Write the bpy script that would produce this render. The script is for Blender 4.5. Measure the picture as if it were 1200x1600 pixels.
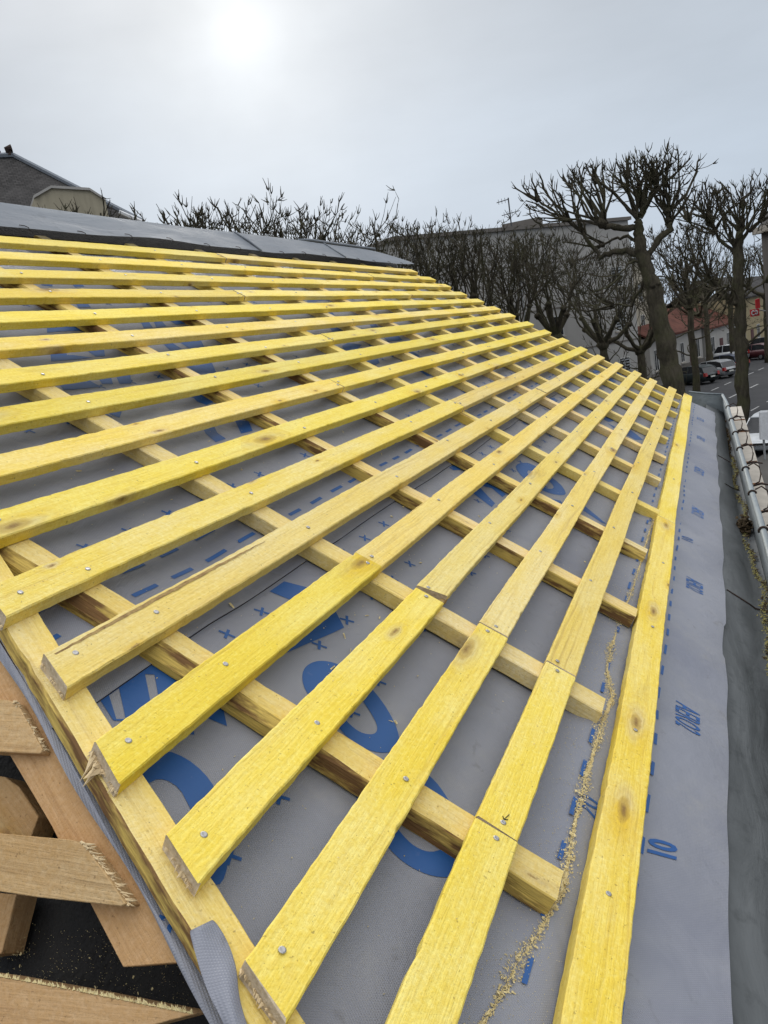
import bpy, bmesh, math, random
import numpy as np
from mathutils import Vector, Matrix

for o in list(bpy.data.objects):
    bpy.data.objects.remove(o, do_unlink=True)
scene = bpy.context.scene
COL = scene.collection
PI = math.pi

# ------------------------------------------------------------------ camera
RIGHT = np.array([0.356580, -0.921573, -0.153475])
DOWN = np.array([-0.240950, 0.068002, -0.968152])
FWD = np.array([0.902659, 0.382204, -0.197804])
CAM = np.array([-0.800580, -0.185537, 0.603407])
FPX = 1280.53                       # focal length in photograph pixels (1200 x 1600)
cd = bpy.data.cameras.new("camera")
cam = bpy.data.objects.new("camera", cd)
COL.objects.link(cam)
M = Matrix.Identity(4)
for i in range(3):
    M[i][0] = RIGHT[i]; M[i][1] = -DOWN[i]; M[i][2] = -FWD[i]; M[i][3] = CAM[i]
cam.matrix_world = M
cd.sensor_fit = 'VERTICAL'; cd.sensor_height = 36.0; cd.sensor_width = 27.0
cd.lens = FPX / 1600 * 36.0
cd.clip_start = 0.02; cd.clip_end = 4000
scene.camera = cam

# ------------------------------------------------------------------ sky, sun, exposure
SUN_EL = math.radians(20.1); SUN_AZ = math.radians(27.5)      # azimuth from +X towards +Y
SUN = Vector((math.cos(SUN_EL)*math.cos(SUN_AZ), math.cos(SUN_EL)*math.sin(SUN_AZ), math.sin(SUN_EL)))
world = bpy.data.worlds.new("World"); scene.world = world; world.use_nodes = True
wn, wl = world.node_tree.nodes, world.node_tree.links
wn.clear()
wo = wn.new('ShaderNodeOutputWorld'); bg = wn.new('ShaderNodeBackground'); bg2 = wn.new('ShaderNodeBackground')
sky = wn.new('ShaderNodeTexSky'); sky.sky_type = 'NISHITA'; sky.sun_disc = False
sky.sun_elevation = SUN_EL; sky.sun_rotation = PI/2 - SUN_AZ; sky.dust_density = 4.0; sky.air_density = 1.0
wl.new(sky.outputs[0], bg.inputs[0]); bg.inputs[1].default_value = 0.05
mixsh = wn.new('ShaderNodeMixShader'); mixsh.inputs[0].default_value = .97      # share of the cloud veil
tc = wn.new('ShaderNodeTexCoord')
def wmath(op, a, b):
    n = wn.new('ShaderNodeMath'); n.operation = op
    for i, x in enumerate((a, b)):
        if isinstance(x, (int, float)): n.inputs[i].default_value = x
        else: wl.new(x, n.inputs[i])
    return n.outputs[0]
nv = wn.new('ShaderNodeVectorMath'); nv.operation = 'NORMALIZE'; wl.new(tc.outputs['Generated'], nv.inputs[0])
sz = wn.new('ShaderNodeSeparateXYZ'); wl.new(nv.outputs[0], sz.inputs[0])
nz = wn.new('ShaderNodeTexNoise'); nz.inputs['Scale'].default_value = 1.6; nz.inputs['Detail'].default_value = 4; nz.inputs['Roughness'].default_value = .45
mp = wn.new('ShaderNodeMapping'); mp.inputs['Scale'].default_value = (1, 1, 2.4)
wl.new(nv.outputs[0], mp.inputs[0]); wl.new(mp.outputs[0], nz.inputs[0])
hgt = wmath('ADD', sz.outputs[2], wmath('MULTIPLY', wmath('SUBTRACT', nz.outputs[0], .5), .22))
cr = wn.new('ShaderNodeValToRGB')      # the overcast veil: bluish low down, grey higher, brightest overhead as overcast skies are
e = cr.color_ramp.elements; e[0].position = 0.0; e[0].color = (.54, .63, .75, 1); e[1].position = 1.0; e[1].color = (1.9, 1.93, 1.99, 1)
for p_, c_ in ((.16, (.56, .645, .75)), (.32, (.54, .59, .655)), (.45, (.72, .75, .80)), (.62, (1.28, 1.31, 1.36))):
    x_ = e.new(p_); x_.color = (*c_, 1)
wl.new(hgt, cr.inputs[0])
dt = wn.new('ShaderNodeVectorMath'); dt.operation = 'DOT_PRODUCT'; dt.inputs[1].default_value = SUN
wl.new(nv.outputs[0], dt.inputs[0])
dpos = wmath('MAXIMUM', dt.outputs['Value'], 0.0)
g1 = wmath('MULTIPLY', wmath('POWER', dpos, 1700.0), 0.11)      # the sun behind thin cloud
g2 = wmath('MULTIPLY', wmath('POWER', dpos, 200.0), 0.13)
g3 = wmath('MULTIPLY', wmath('POWER', dpos, 30.0), 0.13)
gl = wmath('ADD', wmath('ADD', g1, g2), g3)
nz3 = wn.new('ShaderNodeTexNoise'); nz3.inputs['Scale'].default_value = 9; nz3.inputs['Detail'].default_value = 4; wl.new(nv.outputs[0], nz3.inputs[0]); nz2_pre = nz3.outputs[0]
mixc = wn.new('ShaderNodeMix'); mixc.data_type = 'RGBA'; mixc.blend_type = 'ADD'; mixc.inputs[0].default_value = 1
cg = wn.new('ShaderNodeCombineColor')
gl = wmath('MULTIPLY', gl, wmath('ADD', wmath('MULTIPLY', nz2_pre, .9), .55))
wl.new(gl, cg.inputs[0]); wl.new(gl, cg.inputs[1]); wl.new(wmath('MULTIPLY', gl, .95), cg.inputs[2])
nz2 = wn.new('ShaderNodeTexNoise'); nz2.inputs['Scale'].default_value = 3.1; nz2.inputs['Detail'].default_value = 6; nz2.inputs['Roughness'].default_value = .55
mp2 = wn.new('ShaderNodeMapping'); mp2.inputs['Scale'].default_value = (1, 1, 3.2); mp2.inputs['Rotation'].default_value = (.12, .05, .7); wl.new(nv.outputs[0], mp2.inputs[0]); wl.new(mp2.outputs[0], nz2.inputs[0])
cl = wn.new('ShaderNodeVectorMath'); cl.operation = 'SCALE'; wl.new(cr.outputs[0], cl.inputs[0]); wl.new(wmath('ADD', wmath('MULTIPLY', nz2.outputs[0], .30), .85), cl.inputs['Scale'])
wl.new(cl.outputs[0], mixc.inputs[6]); wl.new(cg.outputs[0], mixc.inputs[7])
wl.new(mixc.outputs[2], bg2.inputs[0]); bg2.inputs[1].default_value = 1.0
wl.new(bg.outputs[0], mixsh.inputs[1]); wl.new(bg2.outputs[0], mixsh.inputs[2]); wl.new(mixsh.outputs[0], wo.inputs[0])

sl = bpy.data.lights.new("sun", 'SUN'); sl.energy = 1.5; sl.angle = math.radians(24); sl.color = (1.0, .965, .90)
so = bpy.data.objects.new("sun", sl); COL.objects.link(so)
so.rotation_euler = SUN.to_track_quat('Z', 'Y').to_euler()
scene.view_settings.view_transform = 'Standard'; scene.view_settings.look = 'None'
scene.view_settings.gamma = 1; scene.view_settings.use_curve_mapping = False
scene.view_settings.exposure = 0.0

# ------------------------------------------------------------------ geometry frames
SL = math.radians(33.0); CS, SN = math.cos(SL), math.sin(SL)
U = 0.43                                # counter batten spacing in metres: the unit of the roof grid
GROUND = CAM[2] - 7.0
def W(u, v, z):                         # roof grid -> world
    return Vector((u*U, (v*CS - z*SN)*U, (v*SN + z*CS)*U))
NRM = Vector((0, -SN, CS))
CP = np.array([CAM[0]/U, (CAM[1]*CS + CAM[2]*SN)/U, (-CAM[1]*SN + CAM[2]*CS)/U])
def ray(x, y):
    d = RIGHT*(x-600)/FPX + DOWN*(y-800)/FPX + FWD
    return d/np.linalg.norm(d)
def on_roof(x, y, z):                   # where a line of sight meets the roof plane raised by z
    d = ray(x, y); dp = np.array([d[0], d[1]*CS + d[2]*SN, -d[1]*SN + d[2]*CS])
    t = (z - CP[2])/dp[2]
    return CP[0] + t*dp[0], CP[1] + t*dp[1]
def on_z(x, y, Z):
    d = ray(x, y); return Vector(CAM + d*(Z - CAM[2])/d[2])
def at(x, y, D):                        # at a horizontal distance D
    d = ray(x, y); return Vector(CAM + d*D/math.hypot(d[0], d[1]))
HIPK = 0.4595
def hip(v): return -.357 + (v - 1.567)*HIPK          # left edge of the hip batten
n2 = Vector((-.5446, 0, .455)).normalized()          # the steep hip end face
HP = W(hip(1.567), 1.567, -.07)
def on_hip(x, y, off):
    d = Vector(ray(x, y)); c = Vector(CAM)
    return c + d*(((HP + n2*off - c).dot(n2))/d.dot(n2))

# ------------------------------------------------------------------ object helpers
def link(name, me, mat=None, parent=None, mw=None):
    o = bpy.data.objects.new(name, me); COL.objects.link(o)
    if mat is not None and me is not None and not me.materials: me.materials.append(mat)
    if mw is not None: o.matrix_world = mw
    if parent is not None:
        o.parent = parent; o.matrix_parent_inverse = parent.matrix_world.inverted()
    return o
def mesh(name, vs, fs, smooth=False):
    me = bpy.data.meshes.new(name); me.from_pydata([tuple(v) for v in vs], [], fs); me.update()
    if smooth:
        me.polygons.foreach_set('use_smooth', [True]*len(me.polygons))
    return me
def obj(name, vs, fs, mat, parent=None, smooth=False, mw=None):
    return link(name, mesh(name, vs, fs, smooth), mat, parent, mw)
def empty(name, loc, label, cat, group=None):
    o = bpy.data.objects.new(name, None); COL.objects.link(o)
    o.matrix_world = Matrix.Translation(Vector(loc)); o.empty_display_size = .2
    return tag(o, label, cat, group)
def tag(o, label=None, cat=None, group=None, kind=None):
    if label: o['label'] = label
    if cat: o['category'] = cat
    if group: o['group'] = group
    if kind: o['kind'] = kind
    return o
class MB:
    def __init__(s): s.v = []; s.f = []
    def add(s, vs, fs):
        b = len(s.v); s.v += [tuple(v) for v in vs]; s.f += [tuple(i+b for i in f) for f in fs]
    def box(s, p0, p1):
        x0, y0, z0 = p0; x1, y1, z1 = p1
        s.add([(x0,y0,z0),(x1,y0,z0),(x1,y1,z0),(x0,y1,z0),(x0,y0,z1),(x1,y0,z1),(x1,y1,z1),(x0,y1,z1)],
              [(0,3,2,1),(4,5,6,7),(0,1,5,4),(1,2,6,5),(2,3,7,6),(3,0,4,7)])
    def hexa(s, a, b):                  # bottom quad a, top quad b
        s.add(list(a)+list(b), [(3,2,1,0),(4,5,6,7),(0,1,5,4),(1,2,6,5),(2,3,7,6),(3,0,4,7)])
    def prism(s, poly, off):            # polygon extruded by the vector off
        n = len(poly); off = Vector(off)
        s.add([Vector(p) for p in poly]+[Vector(p)+off for p in poly],
              [tuple(range(n)), tuple(range(2*n-1, n-1, -1))]+[(i, n+i, n+(i+1) % n, (i+1) % n) for i in range(n)])
    def tube(s, pts, rad, n=6, cap=True):
        pts = [Vector(p) for p in pts]; b = len(s.v); m = len(pts); ref = Vector((.31, .17, .93))
        for i, p in enumerate(pts):
            d = (pts[min(i+1, m-1)] - pts[max(i-1, 0)])
            d = d.normalized() if d.length > 1e-9 else Vector((0, 0, 1))
            a = d.cross(ref)
            if a.length < .05: a = d.cross(Vector((1, 0, 0)))
            a.normalize(); c = d.cross(a)
            r = rad[i] if isinstance(rad, (list, tuple)) else rad
            for k in range(n):
                t = 2*PI*k/n; s.v.append(tuple(p + a*(r*math.cos(t)) + c*(r*math.sin(t))))
        for i in range(m-1):
            for k in range(n):
                k2 = (k+1) % n
                s.f.append((b+i*n+k, b+i*n+k2, b+(i+1)*n+k2, b+(i+1)*n+k))
        if cap:
            s.f.append(tuple(b+k for k in range(n-1, -1, -1))); s.f.append(tuple(b+(m-1)*n+k for k in range(n)))
    def build(s, name, mat, parent=None, smooth=False):
        return obj(name, s.v, s.f, mat, parent, smooth)

# ------------------------------------------------------------------ materials
class NT:
    def __init__(s, name, rough=.7, spec=.3, metal=0.0):
        s.m = bpy.data.materials.new(name); s.m.use_nodes = True
        s.n, s.l = s.m.node_tree.nodes, s.m.node_tree.links
        s.b = s.n['Principled BSDF']
        s.b.inputs['Roughness'].default_value = rough; s.b.inputs['Specular IOR Level'].default_value = spec
        s.b.inputs['Metallic'].default_value = metal
    def node(s, t, **kw):
        n = s.n.new(t)
        for k, v in kw.items(): setattr(n, k, v)
        return n
    def val(s, inp, x):
        if isinstance(x, bpy.types.NodeSocket): s.l.new(x, inp)
        else: inp.default_value = x
    def math(s, op, a, b=0.0, c=None, clamp=False):
        n = s.node('ShaderNodeMath', operation=op, use_clamp=clamp)
        s.val(n.inputs[0], a); s.val(n.inputs[1], b)
        if c is not None: s.val(n.inputs[2], c)
        return n.outputs[0]
    def mix(s, f, a, b, blend='MIX'):
        n = s.node('ShaderNodeMix', data_type='RGBA', blend_type=blend)
        s.val(n.inputs[0], f); s.val(n.inputs[6], a); s.val(n.inputs[7], b)
        return n.outputs[2]
    def coord(s, which='Object', scale=(1, 1, 1), rnd=0.0):
        t = s.node('ShaderNodeTexCoord').outputs[which]
        if rnd:
            oi = s.node('ShaderNodeObjectInfo').outputs['Random']
            cx = s.node('ShaderNodeCombineXYZ')
            s.val(cx.inputs[0], s.math('MULTIPLY', oi, rnd)); s.val(cx.inputs[1], s.math('MULTIPLY', oi, rnd*.37)); s.val(cx.inputs[2], s.math('MULTIPLY', oi, rnd*.71))
            a = s.node('ShaderNodeVectorMath', operation='ADD'); s.l.new(t, a.inputs[0]); s.l.new(cx.outputs[0], a.inputs[1]); t = a.outputs[0]
        m = s.node('ShaderNodeMapping'); m.inputs['Scale'].default_value = scale; s.l.new(t, m.inputs[0])
        return m.outputs[0]
    def noise(s, vec, scale, detail=3, rough=.55, dist=0.0, out=0):
        n = s.node('ShaderNodeTexNoise'); s.val(n.inputs['Vector'], vec)
        n.inputs['Scale'].default_value = scale; n.inputs['Detail'].default_value = detail
        n.inputs['Roughness'].default_value = rough; n.inputs['Distortion'].default_value = dist
        return n.outputs[out]
    def ramp(s, f, *stops):
        r = s.node('ShaderNodeValToRGB'); e = r.color_ramp.elements
        while len(e) < len(stops): e.new(.5)
        for k, (p, c) in enumerate(stops):
            e[k].position = p; e[k].color = (*c, 1) if len(c) == 3 else c
        s.val(r.inputs[0], f); return r.outputs[0]
    def mr(s, f, a, b, c=0.0, d=1.0):
        n = s.node('ShaderNodeMapRange'); s.val(n.inputs[0], f)
        for i, x in enumerate((a, b, c, d)): n.inputs[i+1].default_value = x
        return n.outputs[0]
    def bump(s, h, strength=.3, dist=.002):
        b = s.node('ShaderNodeBump'); b.inputs['Strength'].default_value = strength; b.inputs['Distance'].default_value = dist
        s.val(b.inputs['Height'], h); s.l.new(b.outputs[0], s.b.inputs['Normal'])
    def col(s, c): s.val(s.b.inputs['Base Color'], c if isinstance(c, bpy.types.NodeSocket) else (*c, 1)); return s
    def rough(s, r): s.val(s.b.inputs['Roughness'], r)

def wood(name, base, pale, dark, knot, grain=.5, green=None):
    t = NT(name, .78, .2)
    v = t.coord('Object', (1, 1, 1), 37.0)
    # knots: a few cells only, flat cells along the board
    sx = t.node('ShaderNodeSeparateXYZ'); t.l.new(v, sx.inputs[0])
    c2 = t.node('ShaderNodeCombineXYZ'); t.val(c2.inputs[0], t.math('MULTIPLY', sx.outputs[0], 4.2)); t.val(c2.inputs[1], t.math('MULTIPLY', t.math('ADD', sx.outputs[1], t.math('MULTIPLY', sx.outputs[2], .6)), 14))
    vo = t.node('ShaderNodeTexVoronoi', feature='F1', voronoi_dimensions='2D'); vo.inputs['Scale'].default_value = 1.0; t.l.new(c2.outputs[0], vo.inputs['Vector'])
    sc = t.node('ShaderNodeSeparateColor'); t.l.new(vo.outputs['Color'], sc.inputs[0])
    pick = t.math('GREATER_THAN', sc.outputs[0], .64)
    size = t.math('MULTIPLY_ADD', t.math('POWER', sc.outputs[1], 3.0), .17, .035)
    wob = t.math('MULTIPLY_ADD', t.noise(v, 70, 3), .10, -.05)
    kd = t.math('DIVIDE', t.math('ADD', vo.outputs['Distance'], wob), size)
    core = t.math('MULTIPLY', t.mr(kd, .62, 1.0, 1, 0), pick)
    rings = t.math('MULTIPLY', t.math('MULTIPLY_ADD', t.math('SINE', t.math('MULTIPLY', kd, 10.0)), .5, .5), pick)
    halo = t.math('MULTIPLY', t.mr(kd, .6, 3.6, 1, 0), pick)
    # grain: long broken streaks that flow round the knots
    yy = t.math('ADD', sx.outputs[1], t.math('MULTIPLY', halo, .010))
    yy = t.math('ADD', yy, t.math('MULTIPLY', t.noise(t.coord('Object', (2.2, 4, 4), 37.0), 1.0, 3), .045))
    cx = t.node('ShaderNodeCombineXYZ'); t.val(cx.inputs[0], t.math('MULTIPLY', sx.outputs[0], 1.1)); t.val(cx.inputs[1], t.math('MULTIPLY', yy, 150)); t.val(cx.inputs[2], t.math('MULTIPLY', sx.outputs[2], 90))
    st1 = t.noise(cx.outputs[0], 1.0, 2, .5)
    late = t.mr(st1, .55, .70, 0, 1)
    brk = t.noise(t.coord('Object', (5, 30, 30), 37.0), 1.0, 3, .6)
    late = t.math('MULTIPLY', late, t.mr(brk, .35, .6))
    fib = t.noise(t.coord('Object', (14, 420, 420), 37.0), 1.0, 3, .65)
    patch = t.noise(t.coord('Object', (3.1, 12, 12), 37.0), 1.0, 5, .62)
    c = t.mix(t.mr(patch, .40, .62), (*base, 1), (*pale, 1))
    mot = t.noise(v, 170, 4, .7)
    c = t.mix(t.mr(mot, .40, .68, 0, .55), c, (base[0]*.90, base[1]*.82, base[2]*.6, 1))
    c = t.mix(t.mr(mot, .46, .28, 0, .45), c, (*[min(.92, x*1.12) for x in pale], 1))
    c = t.mix(t.math('MULTIPLY', late, grain), c, (*dark, 1))
    c = t.mix(t.mr(fib, .48, .82, 0, .38), c, (*dark, 1))
    c = t.mix(t.mr(fib, .50, .22, 0, .30), c, (*[min(1, x*1.2) for x in pale], 1))
    # the wash soaked in around knots, dry scuffs, dirt specks
    side = t.noise(t.coord('Object', (9, 22, 22), 37.0), 1.0, 3)
    c = t.mix(t.math('MULTIPLY', halo, t.mr(side, .40, .60, 0, .8)), c, (*[base[0]*.88, base[1]*.76, base[2]*.35], 1))
    c = t.mix(t.math('MULTIPLY', t.mr(kd, .9, 2.2, 1, 0), t.math('MULTIPLY', pick, t.mr(side, .60, .40, 0, .7))), c, (.60, .50, .29, 1))
    c = t.mix(t.math('MULTIPLY', t.math('MULTIPLY', rings, halo), .34), c, (*dark, 1))
    c = t.mix(t.math('MULTIPLY', core, .62), c, (*[(a_+b_)/2 for a_, b_ in zip(knot, dark)], 1))
    c = t.mix(t.math('MULTIPLY', t.mr(kd, .10, .55, 1, 0), t.math('MULTIPLY', pick, .8)), c, (*knot, 1))
    speck = t.noise(v, 190, 2, .6)
    c = t.mix(t.mr(speck, .66, .74, 0, .5), c, (knot[0]*.7, knot[1]*.7, knot[2]*.7, 1))
    dirt = t.noise(t.coord('Object', (4, 16, 16), 53.0), 1.0, 5, .7)
    c = t.mix(t.mr(dirt, .60, .78, 0, .45), c, (*[dark[0]*.62, dark[1]*.62, dark[2]*.9], 1))
    oc = t.node('ShaderNodeObjectInfo').outputs['Color']
    c = t.mix(1.0, c, oc, 'MULTIPLY')
    t.col(c)
    saw = t.node('ShaderNodeTexWave', wave_type='BANDS', bands_direction='X'); saw.inputs['Scale'].default_value = 90; saw.inputs['Distortion'].default_value = 5; saw.inputs['Detail'].default_value = 2
    t.l.new(v, saw.inputs['Vector'])
    h = t.math('ADD', t.math('MULTIPLY', fib, .8), t.math('MULTIPLY', saw.outputs['Fac'], .10))
    h = t.math('ADD', h, t.math('MULTIPLY', late, -.25))
    h = t.math('ADD', h, t.math('MULTIPLY', mot, 1.3))
    t.bump(h, .7, .0018)
    t.rough(t.mr(patch, .3, .7, .66, .86))
    return t.m
M_YEL = wood("yellow_wood", (.83, .635, .080), (.85, .715, .255), (.58, .385, .070), (.20, .115, .045), .40)
M_PALE = wood("pale_yellow_wood", (.79, .60, .165), (.79, .655, .32), (.49, .33, .11), (.18, .10, .04), .55)
M_TAN = wood("tan_timber", (.50, .325, .165), (.56, .39, .22), (.34, .20, .09), (.10, .05, .025), .45)
M_GREYT = wood("weathered_timber", (.42, .29, .155), (.47, .36, .22), (.25, .16, .080), (.10, .06, .03), .6)
def simple(name, c, rough=.7, spec=.3, metal=0, var=0.12, sc=8, which='Object', bump=0.0, c2=None):
    t = NT(name, rough, spec, metal); v = t.coord(which)
    f = t.noise(v, sc, 5, .6)
    d = c2 or tuple(x*(1-2*var) for x in c)
    t.col(t.mix(t.mr(f, .3, .7), (*c, 1), (*d, 1)))
    if bump: t.bump(t.noise(v, sc*6, 3), bump, .01)
    return t.m
def end_grain():
    t = NT("raw_end_grain", .9, .1); v = t.coord('Object')
    t.col(t.mix(t.mr(t.noise(v, 180, 4), .3, .7), (.60, .50, .36, 1), (.40, .31, .20, 1))); t.bump(t.noise(v, 500, 3), .6, .002); return t.m
M_END = end_grain()
M_RAW = simple("fresh_splinters", (.72, .56, .33), .85, .15, var=.15, sc=120)
def wane_mat():
    t = NT("bark_stained_side", .9, .1); v = t.coord('Object', (1, 1, 1), 37.0)
    n = t.noise(t.coord('Object', (7, 40, 40), 37.0), 1.0, 5, .65); f = t.noise(t.coord('Object', (14, 300, 300), 37.0), 1.0, 3)
    c = t.mix(t.mr(n, .44, .56), (.19, .105, .045, 1), (.66, .48, .13, 1)); t.col(t.mix(t.mr(f, .4, .8, 0, .5), c, (.10, .06, .03, 1))); t.bump(t.math('ADD', f, n), .7, .003); return t.m
M_WANE = wane_mat()
M_BARK_EDGE = simple("bark_edge", (.22, .13, .06), .9, .1, var=.3, sc=60, bump=.5, c2=(.47, .33, .13))
def membrane():
    t = NT("grey_membrane", .46, .42); g = t.coord('Object')
    def weave(ang, s):
        m = t.node('ShaderNodeMapping'); m.inputs['Rotation'].default_value = (0, 0, ang); t.l.new(uvw, m.inputs[0])
        w = t.node('ShaderNodeTexWave', wave_type='BANDS', bands_direction='X'); w.inputs['Scale'].default_value = s; t.l.new(m.outputs[0], w.inputs['Vector'])
        return w.outputs['Fac']
    uvw = t.node('ShaderNodeUVMap').outputs[0]
    w = t.math('MULTIPLY', weave(.62, 130), weave(-.62, 130))
    big = t.noise(g, 3.2, 5, .6); fine = t.noise(g, 45, 4, .65)
    c = t.mix(t.mr(big, .3, .7), (.195, .204, .242, 1), (.245, .252, .285, 1))
    c = t.mix(t.math('MULTIPLY', w, .38), c, (.32, .325, .36, 1))
    dust = t.math('MULTIPLY', t.mr(t.noise(g, 7, 6, .7), .50, .72), t.mr(fine, .35, .7))
    c = t.mix(t.math('MULTIPLY', dust, .38), c, (.36, .345, .30, 1))
    stain_sheen = t.noise(g, 1.7, 4, .6, .6)
    c = t.mix(t.mr(stain_sheen, .54, .70, 0, .55), c, (.16, .17, .22, 1))  # bluish patches: dirt stains together with sheen painted into the colour
    sp = t.noise(g, 26, 5, .7, .4)
    c = t.mix(t.mr(sp, .62, .72, 0, .4), c, (.12, .115, .11, 1))
    t.col(c)
    wr = t.noise(g, 9, 4, .55, .5)
    t.bump(t.math('ADD', t.math('MULTIPLY', w, .10), t.math('ADD', t.math('MULTIPLY', wr, 1.7), t.math('MULTIPLY', fine, .12))), .55, .008)
    t.rough(t.mr(big, .3, .7, .34, .50))
    return t.m
M_MEM = membrane()
def ink():
    t = NT("blue_ink", .5, .35); g = t.coord('Object')
    c = t.mix(t.mr(t.noise(g, 60, 5, .7), .62, .74), (.014, .075, .24, 1), (.10, .14, .27, 1))
    t.col(t.mix(t.mr(t.noise(g, 5, 4), .3, .7), c, (.018, .090, .28, 1))); t.bump(t.noise(g, 45, 4), .2, .004); return t.m
M_INK = ink()
def inkfade():
    t = NT("worn_blue_ink", .55, .3); g = t.coord('Object')
    t.col(t.mix(t.mr(t.noise(g, 80, 4), .45, .62), (.03, .12, .36, 1), (.17, .22, .34, 1))); return t.m
M_INKF = inkfade()
def zinc(name, a, b, rough=.5):
    t = NT(name, rough, .4, .35); g = t.coord('Object', (1, 1, 1))
    big = t.noise(t.coord('Object', (1.2, 5, 5)), 2.2, 6, .65, .8); fin = t.noise(g, 35, 4, .6)
    c = t.mix(t.mr(big, .32, .68), (*a, 1), (*b, 1)); c = t.mix(t.mr(fin, .55, .75, 0, .4), c, (*[x*.6 for x in a], 1))
    t.col(c); t.rough(t.mr(big, .3, .7, rough-.12, rough+.18)); t.bump(t.math('ADD', big, t.math('MULTIPLY', fin, .1)), .35, .012); return t.m
M_APRON = zinc("stained_zinc", (.060, .066, .068), (.145, .155, .160), .62)
M_GUT = zinc("gutter_zinc", (.16, .185, .195), (.25, .28, .295), .62)
M_LEAD = zinc("ridge_lead", (.135, .150, .172), (.20, .22, .245), .6)
M_STEEL = simple("nail_steel", (.42, .41, .40), .38, .5, .85, sc=300)
M_HOOK = simple("rusty_hook_iron", (.035, .030, .028), .75, .3, .3, sc=90, c2=(.055, .030, .020))
M_STONE = simple("cornice_stone", (.46, .42, .36), .85, .2, sc=14, bump=.2)
M_MORT = simple("brown_joint", (.22, .11, .055), .9, .1, sc=60)
M_BLACK = simple("black_felt", (.012, .012, .013), .75, .25, sc=22, bump=.5, c2=(.022, .021, .019))
M_DUST = simple("sawdust_yellow", (.80, .69, .40), .9, .1, sc=400, c2=(.60, .47, .21))
M_MOSSY = simple("yellow_moss", (.42, .37, .13), .95, .05, sc=250, c2=(.22, .20, .09))
M_LEAF = simple("rotten_leaves", (.045, .035, .022), .9, .1, sc=200, c2=(.10, .07, .04))
def bark():
    t = NT("tree_bark", .95, .08); v = t.coord('Object')
    c = t.mix(t.mr(t.noise(t.coord('Object', (1, 1, .3)), 9, 5, .65), .3, .7), (.052, .046, .034, 1), (.115, .100, .072, 1))
    c = t.mix(t.mr(t.noise(v, 1.4, 4), .45, .7, 0, .55), c, (.095, .100, .045, 1))
    t.col(c); t.bump(t.noise(t.coord('Object', (1, 1, .25)), 22, 6, .7), 1.0, .12); return t.m
M_BARK = bark()
M_ASPH = simple("asphalt", (.036, .037, .039), .9, .2, sc=.7, c2=(.050, .050, .052), bump=.1)
M_PAVE = simple("pavement", (.10, .095, .088), .9, .2, sc=1.3, bump=.1)
M_EARTH = simple("earth", (.060, .052, .040), .95, .1, sc=.4)
M_LINE = simple("road_paint", (.45, .45, .44), .7, .2, sc=6, c2=(.26, .26, .255))
def render_wall(name, c, dirty=.35, s=.5):
    t = NT(name, .9, .15); v = t.coord('Object')
    st = t.noise(t.coord('Object', (1, 1, .12)), s*2.5, 5, .65); bl = t.noise(v, s, 4)
    k = t.mix(t.mr(st, .45, .75, 0, dirty), (*c, 1), (*[x*.55 for x in c], 1)); k = t.mix(t.mr(bl, .4, .7, 0, .35), k, (*[x*.78 for x in c], 1))
    t.col(k); t.bump(t.noise(v, 14, 3), .15, .02); return t.m
M_GREYW = render_wall("grey_render", (.36, .35, .33)); M_CREAM = render_wall("cream_render", (.44, .40, .32))
M_WHITEW = render_wall("white_render", (.40, .385, .36)); M_BEIGE = render_wall("beige_stained_render", (.38, .34, .25), .7, 1.2)
M_YELW = render_wall("ochre_render", (.34, .28, .17)); M_DARKW = render_wall("dark_stone_wall", (.17, .155, .14))
def slates(name, a, b, sx=4.0, sz=7.0):
    t = NT(name, .9, .12); v = t.coord('Object')
    br = t.node('ShaderNodeTexBrick'); br.inputs['Scale'].default_value = 1.0; br.inputs['Brick Width'].default_value = 1/sx; br.inputs['Row Height'].default_value = 1/sz
    br.inputs['Mortar Size'].default_value = .012; br.inputs['Color1'].default_value = (*a, 1); br.inputs['Color2'].default_value = (*b, 1); br.inputs['Mortar'].default_value = (*[x*.45 for x in a], 1)
    t.l.new(t.node('ShaderNodeUVMap').outputs[0], br.inputs['Vector'])
    c = t.mix(t.mr(t.noise(v, .55, 5, .65), .42, .68, 0, .6), br.outputs['Color'], (*[x*1.25 for x in b], 1)); t.col(c); t.bump(br.outputs['Fac'], .4, .03); return t.m
M_SLATE = slates("old_slates", (.040, .038, .037), (.070, .066, .064))
M_TILE = slates("red_tiles", (.085, .034, .026), (.125, .052, .038), 3.5, 3.2)
M_GLASSD = simple("dark_window_glass", (.018, .020, .023), .12, .5, sc=1); M_FRAME = simple("white_window_frame", (.55, .55, .53), .6)
M_SHUT = simple("dark_shutter", (.10, .04, .04), .7); M_WHITE = simple("white_plastic", (.72, .73, .74), .45); M_SIGNG = simple("grey_sign_back", (.36, .37, .37), .5, .4, .4)
M_RED = simple("red_sign", (.55, .03, .035), .5, sc=3); M_RUB = simple("tyre_rubber", (.02, .02, .02), .85); M_ALU = simple("wheel_alloy", (.36, .37, .38), .4, .5, .7)
M_LAMPR = simple("tail_lamp_red", (.28, .015, .012), .25, .5); M_LAMPW = simple("head_lamp_glass", (.55, .57, .6), .2, .5); M_PLATE = simple("number_plate", (.6, .6, .55), .5)
def paint(name, c): return simple(name, c, .28, .5, .15, var=.06, sc=2)
M_WIRE = simple("aerial_metal", (.10, .10, .105), .5, .4, .6)

RND = random.Random(7)
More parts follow.
